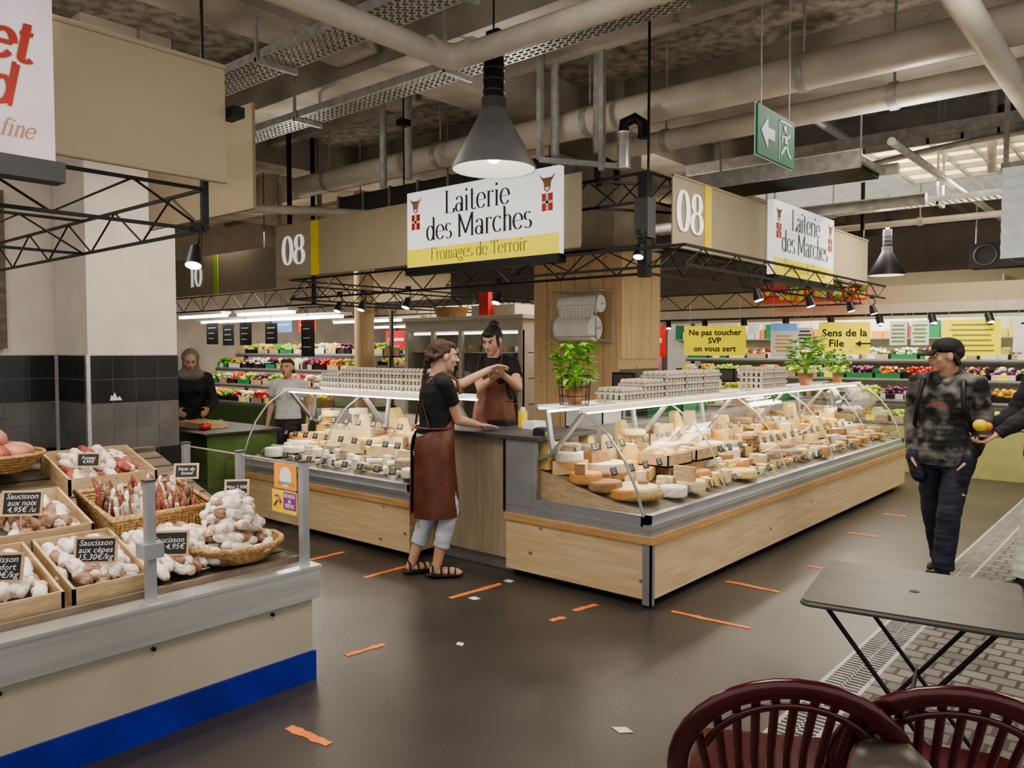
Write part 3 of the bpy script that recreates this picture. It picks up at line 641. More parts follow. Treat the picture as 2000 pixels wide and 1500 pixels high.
# wood clad column with paper rolls
def wcol(m):
    x0,x1,y0,y1=-5.33,-4.26,6.6,7.35
    for k in range(6):
        a=x0+k*(x1-x0)/6; m.box(a+.003,a+(x1-x0)/6-.003,y0-.02,y0,.0,2.6,'pine_v')
    for k in range(4):
        a=y0+k*(y1-y0)/4; m.box(x1,x1+.02,a+.003,a+(y1-y0)/4-.003,1.5,2.6,'pine_v')
    m.box(x0,x1,y0,y1,0,2.58,'pine_v'); m.box(x0+.15,x1-.15,y0+.12,y1-.12,2.58,4.3,'concrete')
    for r in range(7):
        for k in range(5): m.box(x1,x1+.012,y0+k*.15+.004,y0+k*.15+.146,r*.2+.004,r*.2+.196,'tile_grey')
simple('wood_clad_column',wcol)
def rolls(m):
    x,y,z=-4.60,6.42,1.92
    m.cyl((x-.24,y,z+.12),(x+.24,y,z+.12),.085,'paper',n=28); m.cyl((x-.22,y-.04,z-.12),(x+.2,y-.04,z-.12),.125,'paper',n=30); m.cyl((x-.225,y-.04,z-.12),(x-.221,y-.04,z-.12),.03,'crate_wood')
    m.box(x-.2,x+.22,y-.1,y-.095,z-.02,z+.1,'paper')
    for i in range(9):
        for j in range(4): m.box(x-.19+i*.045,x-.18+i*.045,y-.102,y-.1,z+.0+j*.022,z+.006+j*.022,'dark_grey')
    for s in(-.27,.27):
        m.tube([(x+s,y+.16,z+.25),(x+s,y-.1,z+.25),(x+s,y-.13,z+.1),(x+s,y-.13,z-.22),(x+s,y+.16,z-.26)],.009,'galv',6)
        m.tube([(x+s,y+.16,z+.25),(x+s,y+.16,z-.26)],.009,'galv',6)
    for dz,dy in((.25,-.1),(-.2,-.13),(.25,.16),(-.26,.16),(.12,0),(-.12,-.04)): m.cyl((x-.27,y+dy,z+dz),(x+.27,y+dy,z+dz),.007,'galv',n=6)
simple('paper_roll_holder',rolls)
# display fridge
def fr(m):
    x0,x1,y0,y1=-7.8,-5.8,6.95,7.75
    m.box(x0,x1,y1-.04,y1,0,1.95,'fridge_frame'); m.box(x0,x1,y0,y1,1.82,1.97,'fridge_frame'); m.box(x0,x1,y0,y1,0,.6,'fridge_frame'); m.box(x0-.03,x1+.03,y0-.03,y1+.03,1.95,2.0,'fridge_frame')
    for x in(x0,x0+.49,x0+.98,x0+1.47,x1-.06): m.box(x,x+.06,y0-.01,y0+.04,.6,1.82,'fridge_frame')
    m.box(x1-.03,x1,y0,y1,.6,1.82,'fridge_frame'); m.box(x0,x0+.03,y0,y1,.6,1.82,'fridge_frame')
    m.add([(x0,y0,.6),(x1,y0,.6),(x1,y0,1.82),(x0,y0,1.82)],[(0,1,2,3)],'glass2')
    for z in(.95,1.25,1.55): m.box(x0,x1,y0+.1,y1-.05,z,z+.015,'steel')
    for x in(x0+.46,x0+.95,x0+1.44): m.cyl((x,y0-.04,1.0),(x,y0-.04,1.4),.01,'black_metal')
    for z in(.6,.965,1.265,1.565):
        x=x0+.15
        while x<x1-.15: h=cheese(m,x,y0+.35,z,random.choice(['wheel','block']),1.1); x+=.26
    m.box(x0+.1,x1-.1,y0+.06,y0+.09,1.78,1.81,'led_soft')
    m.box(x0+1.1,x0+1.8,y0+.1,y1-.1,2.0,2.13,'fridge_frame'); m.box(x0+1.3,x0+1.45,y0+.02,y0+.1,2.0,2.28,'red')
simple('display_fridge',fr,.003)
def wb(m):
    m.lathe([(.18,0),(.23,.12),(.24,.13),(.22,.12),(.17,.01),(.001,.01)],(-7.2,7.2,2.0),'wicker',20)
simple('wicker_basket',wb)
# egg trays
def eggs(m,x0,y0,z,nx,ny,layers,ax=(1,0)):
    u=V((ax[0],ax[1],0)); w=V((-ax[1],ax[0],0)); s=.048; O=V((x0,y0,z))
    for l in range(layers):
        zz=.052*l; 
        a=O+u*-.024+w*-.024+V((0,0,zz)); M=frame(a,u,w); m.box(0,nx*s,0,ny*s,.012,.030,'egg_carton',M)
        for i in range(nx):
            for j in range(ny):
                edge=(j==0 or i==0 or i==nx-1)
                if not(edge or l==layers-1): continue
                c=O+u*(i*s)+w*(j*s)+V((0,0,zz)); m.cyl(c,c+V((0,0,.03)),.014,'egg_carton',.024,n=8); 
                m.ell(c+V((0,0,.04)),(.019,.019,.025),'egg' if rnd(0,1)<.25 else 'egg_carton',nu=8,nv=5)
def eggL(m):
    z=1.205
    for i,(dx,l) in enumerate(((0,3),(.3,4),(.6,4),(.9,4),(1.2,4))): eggs(m,-6.35+dx,4.60,z,6,5,l)
simple('egg_tray_stack',eggL)
def eggR(m):
    for i,(dy,l) in enumerate(((.32,2),(.62,3),(.94,4),(1.25,4),(1.56,4))): eggs(m,-3.02,4.40+dy,1.205,6,5,l,(0,1))
simple('egg_tray_stack',eggR)
def eggR2(m):
    for dy,l in((0,4),(.31,4)): eggs(m,-3.02,7.1+dy,1.205,6,5,l,(0,1))
simple('egg_tray_stack',eggR2)
def jars(m):
    for i in range(5): m.cyl((-4.80-.07*(i%3),4.65+.07*(i//3),1.205),(-4.80-.07*(i%3),4.65+.07*(i//3),1.32),.03,'cloth_white',.035,n=12)
simple('plastic_cup_stack',jars)
# basil
def basil(name,x,y,z,s=1,basket=False,n=170):
    m=MB(); m.lathe([(.001,0),(.05*s,0),(.07*s,.11*s),(.06*s,.11*s),(.05*s,.09*s),(.001,.09*s)],(x,y,z),'pot',20)
    for i in range(14): 
        a=rnd(0,6.3); r=rnd(.03,.12)*s; m.tube([(x,y,z+.09*s),(x+.5*r*math.cos(a),y+.5*r*math.sin(a),z+.2*s),(x+r*math.cos(a),y+r*math.sin(a),z+rnd(.26,.36)*s)],.003,'leaf',5)
    for i in range(n):
        a=rnd(0,6.3); ph=rnd(0,1); R=.15*s*math.sqrt(rnd(.1,1))*(1-.35*abs(ph-.45)); c=V((x+R*math.cos(a),y+R*math.sin(a),z+(.14+.30*ph)*s)); L=rnd(.055,.095)*s; w=L*.36
        d=V((math.cos(a+rnd(-.9,.9)),math.sin(a+rnd(-.9,.9)),rnd(-.4,.6))).normalized(); u=d.cross(V((0,0,1))).normalized(); nn=u.cross(d)
        P=[c,c+d*L*.3+u*w+nn*.008,c+d*L*.7+u*w*.8+nn*.006,c+d*L-nn*.01,c+d*L*.7-u*w*.8+nn*.006,c+d*L*.3-u*w+nn*.008,c+d*L*.5]
        m.add(P,[(0,1,6),(1,2,6),(2,3,6),(3,4,6),(4,5,6),(5,0,6)],'leaf',True)
    if basket:
        for zz,r in((.0,.10),(.06,.105),(.12,.11),(.2,.115)): m.tube([(x+r*math.cos(t*.35),y+r*math.sin(t*.35),z+zz) for t in range(18)],.003,'black_metal',5,closed=True)
        for t in range(14): a=t*.449; m.cyl((x+.1*math.cos(a),y+.1*math.sin(a),z),(x+.115*math.cos(a),y+.115*math.sin(a),z+.2),.002,'black_metal',n=5)
    m.obj(name)
basil('potted_basil',-3.22,4.42,1.21,.95,True,180); basil('potted_basil',-3.12,8.5,1.21,1.15,False,170); basil('potted_basil',-3.15,9.6,1.21,.85,False,120)
# ------------------------------------------------------------------ charcuterie stall
def slope(x): return .575+.29*(-3.3-x)
def cst(m):
    Y0,Y1=-1.6,2.24
    m.box(-4.75,-3.17,Y0,Y1-.02,.14,.41,'beige_cloth'); m.box(-4.77,-3.155,Y0,Y1-.01,.0,.14,'blue_cloth')
    m.box(-4.78,-3.14,Y0,Y1,.40,.55,'steel'); m.box(-3.26,-3.13,Y0,Y1+.01,.545,.558,'steel')
    for i in range(12): 
        x=-3.28-i*.125; m.add([(x,Y0,slope(x)-.02),(x,Y1-.03,slope(x)-.02),(x-.115,Y1-.03,slope(x-.115)-.02),(x-.115,Y0,slope(x-.115)-.02)],[(0,1,2,3)],'old_wood')
        m.box(x-.115,x,Y1-.03,Y1-.02,.55,slope(x)-.02,'old_wood')
    m.box(-4.8,-4.74,Y0,Y1-.03,.5,1.0,'old_wood'); m.box(-3.29,-3.26,Y0,Y1-.03,.55,.585,'old_wood')
    for y in(-.2,.35,.9,1.45,2.0): m.cyl((-3.17,y,.37),(-3.155,y,.37),.008,'black_metal')
    for x,y in((-3.2,1.46),(-3.2,2.2),(-3.77,2.2),(-4.35,2.2),(-3.2,.2)): m.box(x-.018,x+.018,y-.018,y+.018,.5,1.05,'alu'); m.box(x-.022,x+.022,y-.022,y+.022,1.05,1.06,'dark_grey')
    m.box(-3.24,-3.16,1.42,1.50,.74,.80,'alu')
    for a,b in((-3.75,-3.22),(-4.33,-3.79)): m.add([(a,2.2,.60),(b,2.2,.60),(b,2.2,1.04),(a,2.2,1.04)],[(0,1,2,3)],'glass'); m.box(a,b,2.198,2.202,1.035,1.042,'steel')
simple('charcuterie_stall',cst)
def sticker(m):
    y=2.194
    M=frame((-3.44,y,.905),(1,0,0),(0,0,1)); m.box(0,.19,0,.125,0,.001,'orange',M)
    m.add([M@V((.10+.05*math.cos(k*.3),.06+.05*math.sin(k*.3),.002)) for k in range(21)],[tuple(range(21))],'white')
    m.box(0.03,.17,.022,.036,.002,.003,'alu',M)
    M=frame((-3.46,y,.785),(1,0,0),(0,0,1)); m.box(0,.21,0,.11,0,.001,'stripe_yellow',M); m.box(.10,.205,.02,.105,.001,.002,'purple',M)
    m.text('BONUS\ndu\nREPAS',M@Matrix.Translation((.153,.063,.003)),.027,'white',bold=.0006,sp=.9)
    m.tube([M@V((.02,.03,.003)),M@V((.05,.06,.003)),M@V((.08,.05,.003)),M@V((.06,.085,.003)),M@V((.03,.08,.003))],.005,'purple',4)
simple('glass_sticker',sticker)
def sausage(m,c,d,L,r,mat):
    d=V(d).normalized(); c=V(c); prof=[(-.5,.25),(-.46,.7),(-.34,.98),(0,1.04),(.34,.98),(.46,.7),(.5,.25)]
    u=basis(d)[0]; bend_=rnd(-.12,.12)*L
    m.tube([c+d*L*t+u*bend_*(t*t*4) for t,_ in prof],[r*k*rnd(.93,1.07) for _,k in prof],mat,9)
    e=c+d*L*.5+u*bend_; m.cyl(e,e+d*.012,.004,'straw',n=5)
def heap(m,cx,cy,zf,wx,wy,n,L,r,mats,height=.08,ang=None,seed=0):
    for i in range(n):
        a=rnd(-1,1);b=rnd(-1,1); h=height*(i/n)*(1-.6*max(abs(a),abs(b))); x=cx+a*wx/2*(1-.3*i/n); y=cy+b*wy/2*(1-.3*i/n)
        t=(ang if ang is not None else 0)+rnd(-.5,.5); sausage(m,(x,y,zf(x)+r*1.0+h),(math.cos(t),math.sin(t),rnd(-.12,.12)-.29*math.cos(t)),L*rnd(.85,1.15),r*rnd(.85,1.15),random.choice(mats))
def crate(m,x0,x1,y0,y1,h=.07):
    for k in range(2):
        y=(y0,y1-.012)[k]; m.prism([(x0,y,slope(x0)-.02),(x1,y,slope(x1)-.02),(x1,y,slope(x1)+h),(x0,y,slope(x0)+h)],(0,.012,0),'crate_wood')
    for x in(x0,x1-.012): m.box(x,x+.012,y0,y1,slope(x)-.02,slope(x)+h,'crate_wood')
    m.add([(x0,y0,slope(x0)-.012),(x1,y0,slope(x1)-.012),(x1,y1,slope(x1)-.012),(x0,y1,slope(x0)-.012)],[(0,1,2,3)],'paper')
def board(m,x,y,z,txt,w=.17,h=.11,face=(.75,-.66),tilt=.25,sz=.032):
    f=V((face[0],face[1],0)).normalized(); xa=V((-f.y,f.x,0)); up=(V((0,0,1))-f*tilt).normalized(); M=frame((x,y,z),xa,up)
    m.box(-w/2,w/2,0,h,-.006,0,'crate_wood',M); m.box(-w/2+.01,w/2-.01,.01,h-.01,0,.001,'chalk',M)
    m.text(txt,M@Matrix.Translation((0,h/2,.002)),sz,'chalkwhite',shear=.25,sp=.85)
def c1(name,args,mats,n,L,r,h):
    m=MB(); crate(m,*args); x0,x1,y0,y1=args[:4]; heap(m,(x0+x1)/2,(y0+y1)/2,slope,(x1-x0)*.78,(y1-y0)*.82,n,L,r,mats,h,0); m.obj(name)
c1('sausage_crate',(-3.74,-3.30,1.20,1.52),['saus_white']*4+['saus_brown'],50,.12,.027,.11)
c1('sausage_crate',(-3.74,-3.30,.83,1.17),['saus_white']*4+['saus_brown'],54,.12,.027,.11)
c1('sausage_crate',(-3.74,-3.30,.45,.80),['saus_white'],40,.13,.028,.09)
c1('sausage_crate',(-4.22,-3.80,1.08,1.48),['saus_brown','saus_brown','saus_white'],46,.12,.030,.10)
c1('sausage_crate',(-4.22,-3.80,.64,1.04),['saus_red','saus_brown'],34,.14,.028,.09)
c1('sausage_crate',(-4.66,-4.28,1.55,2.0),['saus_white','saus_white','saus_red'],56,.13,.026,.13)
def loose(m): heap(m,-3.50,1.72,slope,.38,.42,80,.13,.024,['saus_white']*5+['saus_brown'],.10,.4)
simple('dried_sausages',loose)
def rbasket(m):
    cx,cy=-3.46,1.97; z=.60; R=.22
    for k in range(7): 
        r=R*(.75+.04*k); m.tube([(cx+r*math.cos(t*.2244),cy+r*math.sin(t*.2244),z+.01*k+.003*(t%2)) for t in range(28)],.009,'wicker',5,closed=True)
    m.lathe([(.001,.0),(R*.75,.0)],(cx,cy,z),'wicker',24)
    m.tube([(cx+(R+.01)*math.cos(t*.2244),cy+(R+.01)*math.sin(t*.2244),z+.07+.004*(t%2)) for t in range(28)],.014,'wicker',6,closed=True)
    for i in range(120):
        h=i/120; a=rnd(0,6.3); q=R*.88*math.sqrt(rnd(0,1))*(1-.75*h); t=a+1.57+rnd(-1.2,1.2)
        sausage(m,(cx-.03*h+q*math.cos(a),cy+q*math.sin(a),z+.05+.24*h),(math.cos(t),math.sin(t),rnd(-.3,.3)),rnd(.10,.14),rnd(.022,.028),random.choice(['saus_white']*6+['saus_brown']))
simple('sausage_basket',rbasket)
def sbasket(m):
    x0,x1,y0,y1=-4.1,-3.72,1.54,2.0; z=.70
    for k in range(9):
        zz=z+.015*k; e=.002*k; m.tube([(x0-e,y0-e,zz+.05),(x1+e,y0-e,zz-.03),(x1+e,y1+e,zz-.03),(x0-e,y1+e,zz+.05)],.009,'wicker',5,closed=True)
    m.tube([(x0-.02,y0-.02,z+.19),(x1+.02,y0-.02,z+.11),(x1+.02,y1+.02,z+.11),(x0-.02,y1+.02,z+.19)],.016,'wicker',6,closed=True)
    for i in range(26):
        t=i/25; m.cyl((x1+.012,y0+(y1-y0)*t,z-.04),(x1+.02,y0+(y1-y0)*t,z+.11),.006,'wicker',n=5)
    m.add([(x0,y0,z+.05),(x1,y0,z-.02),(x1,y1,z-.02),(x0,y1,z+.05)],[(0,1,2,3)],'wicker')
    for i in range(150):
        x=rnd(x0+.05,x1-.03);y=rnd(y0+.04,y1-.04); sausage(m,(x,y,z+.12+rnd(0,.08)-.2*(x-x0)),(rnd(-.3,.3),rnd(-.3,.3),1),rnd(.12,.17),.011,random.choice(['saus_red','saus_brown','saus_white']))
simple('sausage_stick_basket',sbasket)
def rz(a): return Matrix.Rotation(a,3,'Z')
def hbasket(m):
    cx,cy,z,R=-4.55,1.28,.99,.24
    for k in range(6): r=R*(.7+.06*k); m.tube([(cx+r*math.cos(t*.2244),cy+r*math.sin(t*.2244),z+.015*k) for t in range(28)],.011,'wicker',5,closed=True)
    m.lathe([(.001,0),(R*.72,0)],(cx,cy,z),'wicker',20)
    for i in range(9): a=i*.7; m.ell((cx+.11*math.cos(a),cy+.11*math.sin(a),z+.08),(.09,.06,.05),random.choice(['ham','ham','saus_red']),rz(a))
    m.ell((cx,cy,z+.15),(.11,.08,.06),'ham'); m.cyl((cx+.03,cy+.02,z+.19),(cx+.03,cy+.02,z+.25),.02,'glass2',.05,n=10)
simple('ham_basket',hbasket)
for i,(x,y,z,t) in enumerate(((-3.86,1.20,.86,'Saucisson\naux noix\n4,95€ /u'),(-3.42,1.33,.70,'Saucisson\naux cèpes\n15,30€/kg'),(-3.42,.98,.70,'Saucisson\nbeaufort\n15,30€/kg'),(-3.38,1.62,.68,'Saucisson\nailé 4,95€'),(-3.80,1.92,.94,'Noix de\n boeuf'),(-4.3,1.65,.98,'Fuseau\n4,95€'),(-3.6,2.08,.86,'Mini 2,50€'))):
    m=MB(); w=.17 if i<4 else .12; board(m,x,y,z,t,w,w*.66,sz=.034 if i<4 else .024); m.cyl((x,y,z-.08),(x,y,z+.01),.004,'crate_wood',n=6); m.obj('chalkboard_label')
# ------------------------------------------------------------------ bistro furniture
def btable(m):
    a=V((.985,.17,0));b=V((-.17,.985,0)); c=V((-.72,3.05,0)); M=frame(c,a,b); A_,B_=.33,.30; r=.03; pts=[]
    for sx,sy,a0 in((1,1,0),(-1,1,90),(-1,-1,180),(1,-1,270)):
        for k in range(6): t=math.radians(a0+18*k); pts.append((sx*(A_-r)+r*math.cos(t),sy*(B_-r)+r*math.sin(t)))
    m.prism([M@V((x,y,.715)) for x,y in pts],(0,0,.008),'table_metal')
    m.tube([M@V((x,y,.710)) for x,y in pts],.009,'table_metal',8,closed=True)
    m.cyl(M@V((0,0,.7235)),M@V((0,0,.7242)),.016,'ink_black',n=16)
    for y in(-.22,.22):
        m.tube([M@V((-.27,y,.70)),M@V((.26,y,.01))],.0085,'black_metal',8); m.tube([M@V((.27,y*.88,.70)),M@V((-.26,y*.88,.01))],.0085,'black_metal',8)
    for x,z,k in((.26,.01,1),(-.26,.01,.88),(-.27,.70,1),(.27,.70,.88),(.0,.36,1)): m.tube([M@V((x,-.22*k,z)),M@V((x,.22*k,z))],.0085,'black_metal',8)
simple('folding_bistro_table',btable)
def chair(name,pos,ang):
    M=Matrix.Translation((pos[0],pos[1],0))@Matrix.Rotation(ang,4,'Z'); m=MB(M); mt='burgundy'
    m.prism([(-.22,-.2,.425),(.22,-.2,.425),(.24,.20,.43),(.2,.23,.43),(-.2,.23,.43),(-.24,.20,.43)],(0,0,.018),mt)
    m.tube([(-.22,-.2,.43),(-.24,.20,.43),(-.2,.24,.42),(.2,.24,.42),(.24,.20,.43),(.22,-.2,.43)],.016,mt,8)
    def back(t,k=1):
        x=-math.cos(t)*.255*k; z=.60+math.sin(t)*.235*k; y=-.235-.13*(z-.44)/.4; return (x,y,z)
    pts=[(-.225,-.2,.43),(-.25,-.225,.52)]+[back(math.pi*i/18) for i in range(19)]+[(.25,-.225,.52),(.225,-.2,.43)]
    m.tube(pts,.026,mt,10,ry=.013,up=(0,1,.2))
    pts=[back(math.pi*i/18,.80) for i in range(2,17)]; m.tube(pts,.010,mt,8,ry=.006,up=(0,1,.2))
    for i in range(-5,6):
        xb=i*.030; xt=i*.043; zt=.60+.225*math.sqrt(max(0,1-(xt/.255)**2)); yt=-.235-.13*(zt-.44)/.4
        xm=i*.037; zm=(.43+zt)/2; m.tube([(xb,-.205,.43),(xm,-.24,zm),(xt,yt,zt)],.0105,mt,6,ry=.006,up=(0,1,.2))
    for s in(-1,1):
        m.tube([(s*.21,.19,.43),(s*.225,.215,.2),(s*.235,.235,0)],.022,mt,8)
        m.tube([(s*.21,-.2,.43),(s*.235,-.27,.2),(s*.25,-.31,0)],.022,mt,8)
    m.obj(name)
chair('plastic_garden_chair',(-.82,2.03),math.radians(30)); chair('plastic_garden_chair',(-.48,2.25),math.radians(22))
def t2(m):
    W2=lambda r,f,z:V((.7593*r-.6508*f,.6508*r+.7593*f,z)); P=[W2(.85,1.74,.70),W2(.875,1.70,.70),W2(.875,1.62,.70),W2(.80,1.15,.70),W2(.52,1.15,.70),W2(.70,1.60,.70),W2(.76,1.70,.70),W2(.80,1.74,.70)]
    m.prism(P,(0,0,.02),'table_metal'); c=W2(.72,1.4,0); m.cyl(c,c+V((0,0,.70)),.03,'black_metal'); m.lathe([(.22,0),(.2,.02),(.03,.04)],c,'black_metal',24)
simple('cafe_table',t2)
# ------------------------------------------------------------------ people
def organic(parts,voxel,iters=5,amp=0,ns=14):
    mb=MB()
    for p in parts:
        k=p[0]
        if k=='c':
            _,a,b,ra,rb=p; mb.ell(a,ra,'skin',nu=14,nv=10); mb.ell(b,rb,'skin',nu=14,nv=10); mb.cyl(a,b,ra,'skin',rb,n=14)
        elif k=='k': mb.cyl(p[1],p[2],p[3],'skin',p[4],n=18)
        elif k=='e': mb.ell(p[1],p[2],'skin',R=p[3] if len(p)>3 else None,nu=18,nv=12)
        elif k=='l': mb.loft(p[1],'skin')
        elif k=='b': mb.box(*p[1],'skin',M=p[2])
    me=bpy.data.meshes.new('o'); me.from_pydata(mb.v,[],mb.f); o=bpy.data.objects.new('o',me); scene.collection.objects.link(o)
    r=o.modifiers.new('r','REMESH'); r.mode='VOXEL'; r.voxel_size=voxel
    if iters: s=o.modifiers.new('s','SMOOTH'); s.iterations=iters; s.factor=.5
    dg=bpy.context.evaluated_depsgraph_get(); e=bpy.data.meshes.new_from_object(o.evaluated_get(dg))
    vs=[]
    for v in e.vertices:
        c=v.co.copy()
        if amp: c+=v.normal*amp*(noise.noise(c*ns)+.5*noise.noise(V((c.x*ns*.7,c.y*ns*.7,c.z*ns*3))))
        vs.append(c)
    fs=[tuple(q.vertices) for q in e.polygons]
    bpy.data.objects.remove(o); bpy.data.meshes.remove(me); bpy.data.meshes.remove(e); return vs,fs
def ik(a,b,l1,l2,pole):
    d=b-a; L=min(d.length,(l1+l2)*.995); dn=d.normalized(); b=a+dn*L; x=(l1*l1-l2*l2+L*L)/(2*L); h=math.sqrt(max(0,l1*l1-x*x)); p=V(pole); p=(p-dn*p.dot(dn)).normalized(); return a+dn*x+p*h,b
def hand(parts,w,d,n,side,curl=.5,s=1.0,spread=.1):
    d=V(d).normalized(); n=V(n); n=(n-d*n.dot(d)).normalized(); lat=d.cross(n).normalized()*side
    for k in(-.028,-.010,.010,.028): parts.append(('c',w+lat*k*.7*s,w+d*.082*s+lat*k*s,.013*s,.012*s))
    for i,(off,ln) in enumerate(((.031,.92),(.0105,1.03),(-.0105,.97),(-.031,.78))):
        p=w+d*.082*s+lat*off*s; cur=curl*(.6+.12*i); dd=(d+lat*spread*(1.5-i)*.5).normalized()
        for j,l in enumerate((.042,.027,.022)):
            ang=cur*(j+.6); v=(dd*math.cos(ang)+n*math.sin(ang)); q=p+v*l*ln*s; r=(.0092,.0082,.0074)[j]*s; parts.append(('c',p,q,r,r*.92)); p=q
    p=w+d*.022*s+lat*.026*s; v=(d*.75+lat*.65+n*.25).normalized(); q=p+v*.042*s; parts.append(('c',p,q,.013*s,.0105*s)); v2=(d*.9+lat*.25+n*(.3+curl*.4)).normalized(); q2=q+v2*.034*s; parts.append(('c',q,q2,.0105*s,.009*s)); parts.append(('c',q2,q2+v2*.02*s,.009*s,.0075*s))
def person(name,pos,face,cl,H=1.65,male=False,lean=0,hands=None,poles=None,yaw=0,pitch=0,roll=0,sleeve='short',feet=((-.09,0),(.09,0)),hair='updo',vox=.006,z0=0,curl=(.5,.5),hdir=(None,None),palm=(None,None),extra=None,toe=(0,0),cap=False,crop=.12,hairm='hair_brown',skin='skin'):
    # hands/feet order: left (-x), right (+x) of the figure
    s=H/1.65; a=math.atan2(-face[0],face[1]); T=Matrix.Translation((pos[0],pos[1],z0))@Matrix.Rotation(a,4,'Z')@Matrix.Scale(s,4); Ti=T.inverted()
    m=MB(T); lz=lambda p:V((p[0],p[1]+lean*max(0,p[2]-.9),p[2])); wd=1.12 if male else 1.0
    sh=[lz((sd*.165*wd,-.01,1.345)) for sd in(-1,1)]; hc=V(lz((0,.025,1.535)))
    hR=Matrix.Rotation(yaw,3,'Z')@Matrix.Rotation(pitch,3,'X')@Matrix.Rotation(roll,3,'Y'); hp=lambda x,y,z:hc+hR@V((x,y,z))
    ex=[]; wr=[]
    for i,sd in enumerate((-1,1)):
        tgt=hands[i] if hands and hands[i] is not None else None
        tgt=(Ti@V(tgt)) if tgt is not None else V((sd*.24,.03,.86))
        if cl.get('pockets'): tgt=V((sd*.185,.075,.855))
        pole=poles[i] if poles and poles[i] is not None else (sd*.4,-1,-.3)
        e,w=ik(sh[i],tgt,.285,.25,pole); ex.append(e); wr.append(w)
    hip=[V((sd*.085*wd,-.005,.86)) for sd in(-1,1)]; ank=[V((feet[i][0],feet[i][1],.085)) for i in(0,1)]
    knee=[]
    for i in(0,1):
        k,_=ik(hip[i],ank[i],.41,.39,(0,1,0)); knee.append(k)
    B=[('l',[(lz((0,0,.80)),.12*wd,.09),(lz((0,-.01,.88)),.165,.115),(lz((0,0,.98)),.142,.098),(lz((0,0,1.07)),.122*wd,.088),(lz((0,.0,1.18)),.14*wd,.10),(lz((0,-.005,1.28)),.155*wd,.10),(lz((0,-.012,1.35)),.145*wd,.078),(lz((0,-.015,1.395)),.075,.055)])]
    B.append(('c',lz((0,-.02,1.37)),hp(0,-.02,-.06),.056*wd,.05*wd))
    if not male: B+=[('e',lz((sd*.065,.075,1.225)),(.06,.05,.058)) for sd in(-1,1)]
    for i,sd in enumerate((-1,1)):
        k=1.12 if male else 1
        B+=[('c',sh[i],ex[i],.047*k,.036*k),('c',ex[i],ex[i]*.6+wr[i]*.4,.037*k,.034*k),('c',ex[i]*.6+wr[i]*.4,wr[i],.034*k,.023*k),
            ('c',lz((sd*.09,-.012,1.365)),sh[i],.05*k,.047*k),
            ('c',hip[i],knee[i],.083,.053),('c',knee[i],knee[i]*.65+ank[i]*.35+V((0,-.012,0)),.05,.049),('c',knee[i]*.65+ank[i]*.35+V((0,-.012,0)),ank[i],.048,.034)]
        d=(wr[i]-ex[i]).normalized()
        if hdir[i] is not None: d=(Ti.to_3x3()@V(hdir[i])).normalized()
        n=palm[i]; n=(Ti.to_3x3()@V(n)) if n is not None else V((-sd,0,-.2))
        if cl.get('pockets'): d=V((-sd*.25,.1,-1)).normalized(); n=V((-sd,0,0))
        lat=d.cross(V(n)).normalized(); side=1
        if lat.dot(V((-sd*.5,.6,.5)))<0: side=-1
        hand(B,wr[i],d,n,side,curl[i],1.0)
        t=toe[i]; f=V((math.sin(t),math.cos(t),0)); an=ank[i]; R=Matrix.Rotation(-t,3,'Z')
        B+=[('c',an,V((an.x,an.y,.045))-f*.02,.034,.033),('e',V((an.x,an.y,.038))+f*.065,(.040,.105,.032),R),('e',V((an.x,an.y,.03))+f*.13,(.043,.05,.022),R)]
    B+=[('e',hp(0,-.012,.022),(.074,.093,.088),hR),('e',hp(0,.022,-.032),(.056,.064,.076),hR),('e',hp(0,.062,-.088),(.024,.022,.02),hR),
        ('c',hp(0,.083,.012),hp(0,.105,-.022),.0085,.0125),('e',hp(0,.070,.030),(.050,.022,.012),hR),('e',hp(0,.084,-.052),(.022,.012,.011),hR)]
    for sd in(-1,1): B+=[('e',hp(sd*.035,.052,-.022),(.026,.026,.028),hR),('e',hp(sd*.077,-.008,-.003),(.009,.020,.031),hR),('e',hp(sd*.010,.096,-.024),(.008,.009,.007),hR)]
    vs,fs=organic(B,vox,3); m.add(vs,fs,skin,True)
    for sd in(-1,1):
        m.ell(hp(sd*.030,.0775,.008),(.0145,.0105,.0075),'eye',R=hR,nu=12,nv=8); m.ell(hp(sd*.030,.0865,.008),(.006,.003,.006),'iris',R=hR)
        m.tube([hp(sd*.014,.088,.026),hp(sd*.03,.087,.031),hp(sd*.048,.075,.026)],.0025,hairm,6)
        m.tube([hp(sd*.016,.086,.013),hp(sd*.03,.0885,.0165),hp(sd*.045,.078,.012)],.002,hairm,6)
    m.ell(hp(0,.0935,-.049),(.019,.006,.004),'lip',R=hR); m.ell(hp(0,.0935,-.056),(.017,.006,.005),'lip',R=hR)
    if hair=='updo':
        Hh=[('e',hp(0,-.028,.036),(.081,.090,.083),hR),('e',hp(0,.018,.076),(.066,.058,.034),hR),('e',hp(0,-.10,-.015),(.05,.042,.045),hR)]+[('c',hp(.070,.01,.045),hp(.066,-.08,-.02),.018,.022),('c',hp(-.070,.01,.045),hp(-.066,-.08,-.02),.018,.022)]
        Hh+=[('e',hp(.045*math.cos(t),-.11+.015*math.sin(t*2),-.015+.04*math.sin(t)),(.019,.019,.019)) for t in [i*.8 for i in range(8)]]
        Hh+=[('e',hp(-.04,-.115,-.05-.035*i),(.017,.017,.021)) for i in range(4)]
    elif hair=='bun':
        Hh=[('e',hp(0,-.028,.036),(.082,.092,.086),hR),('e',hp(0,-.08,.115),(.045,.045,.036),hR),('e',hp(0,.052,.068),(.058,.034,.030),hR),('c',hp(.070,.03,.03),hp(.072,.03,-.05),.012,.006),('c',hp(-.070,.03,.03),hp(-.072,.03,-.05),.012,.006)]
    elif hair=='hijab':
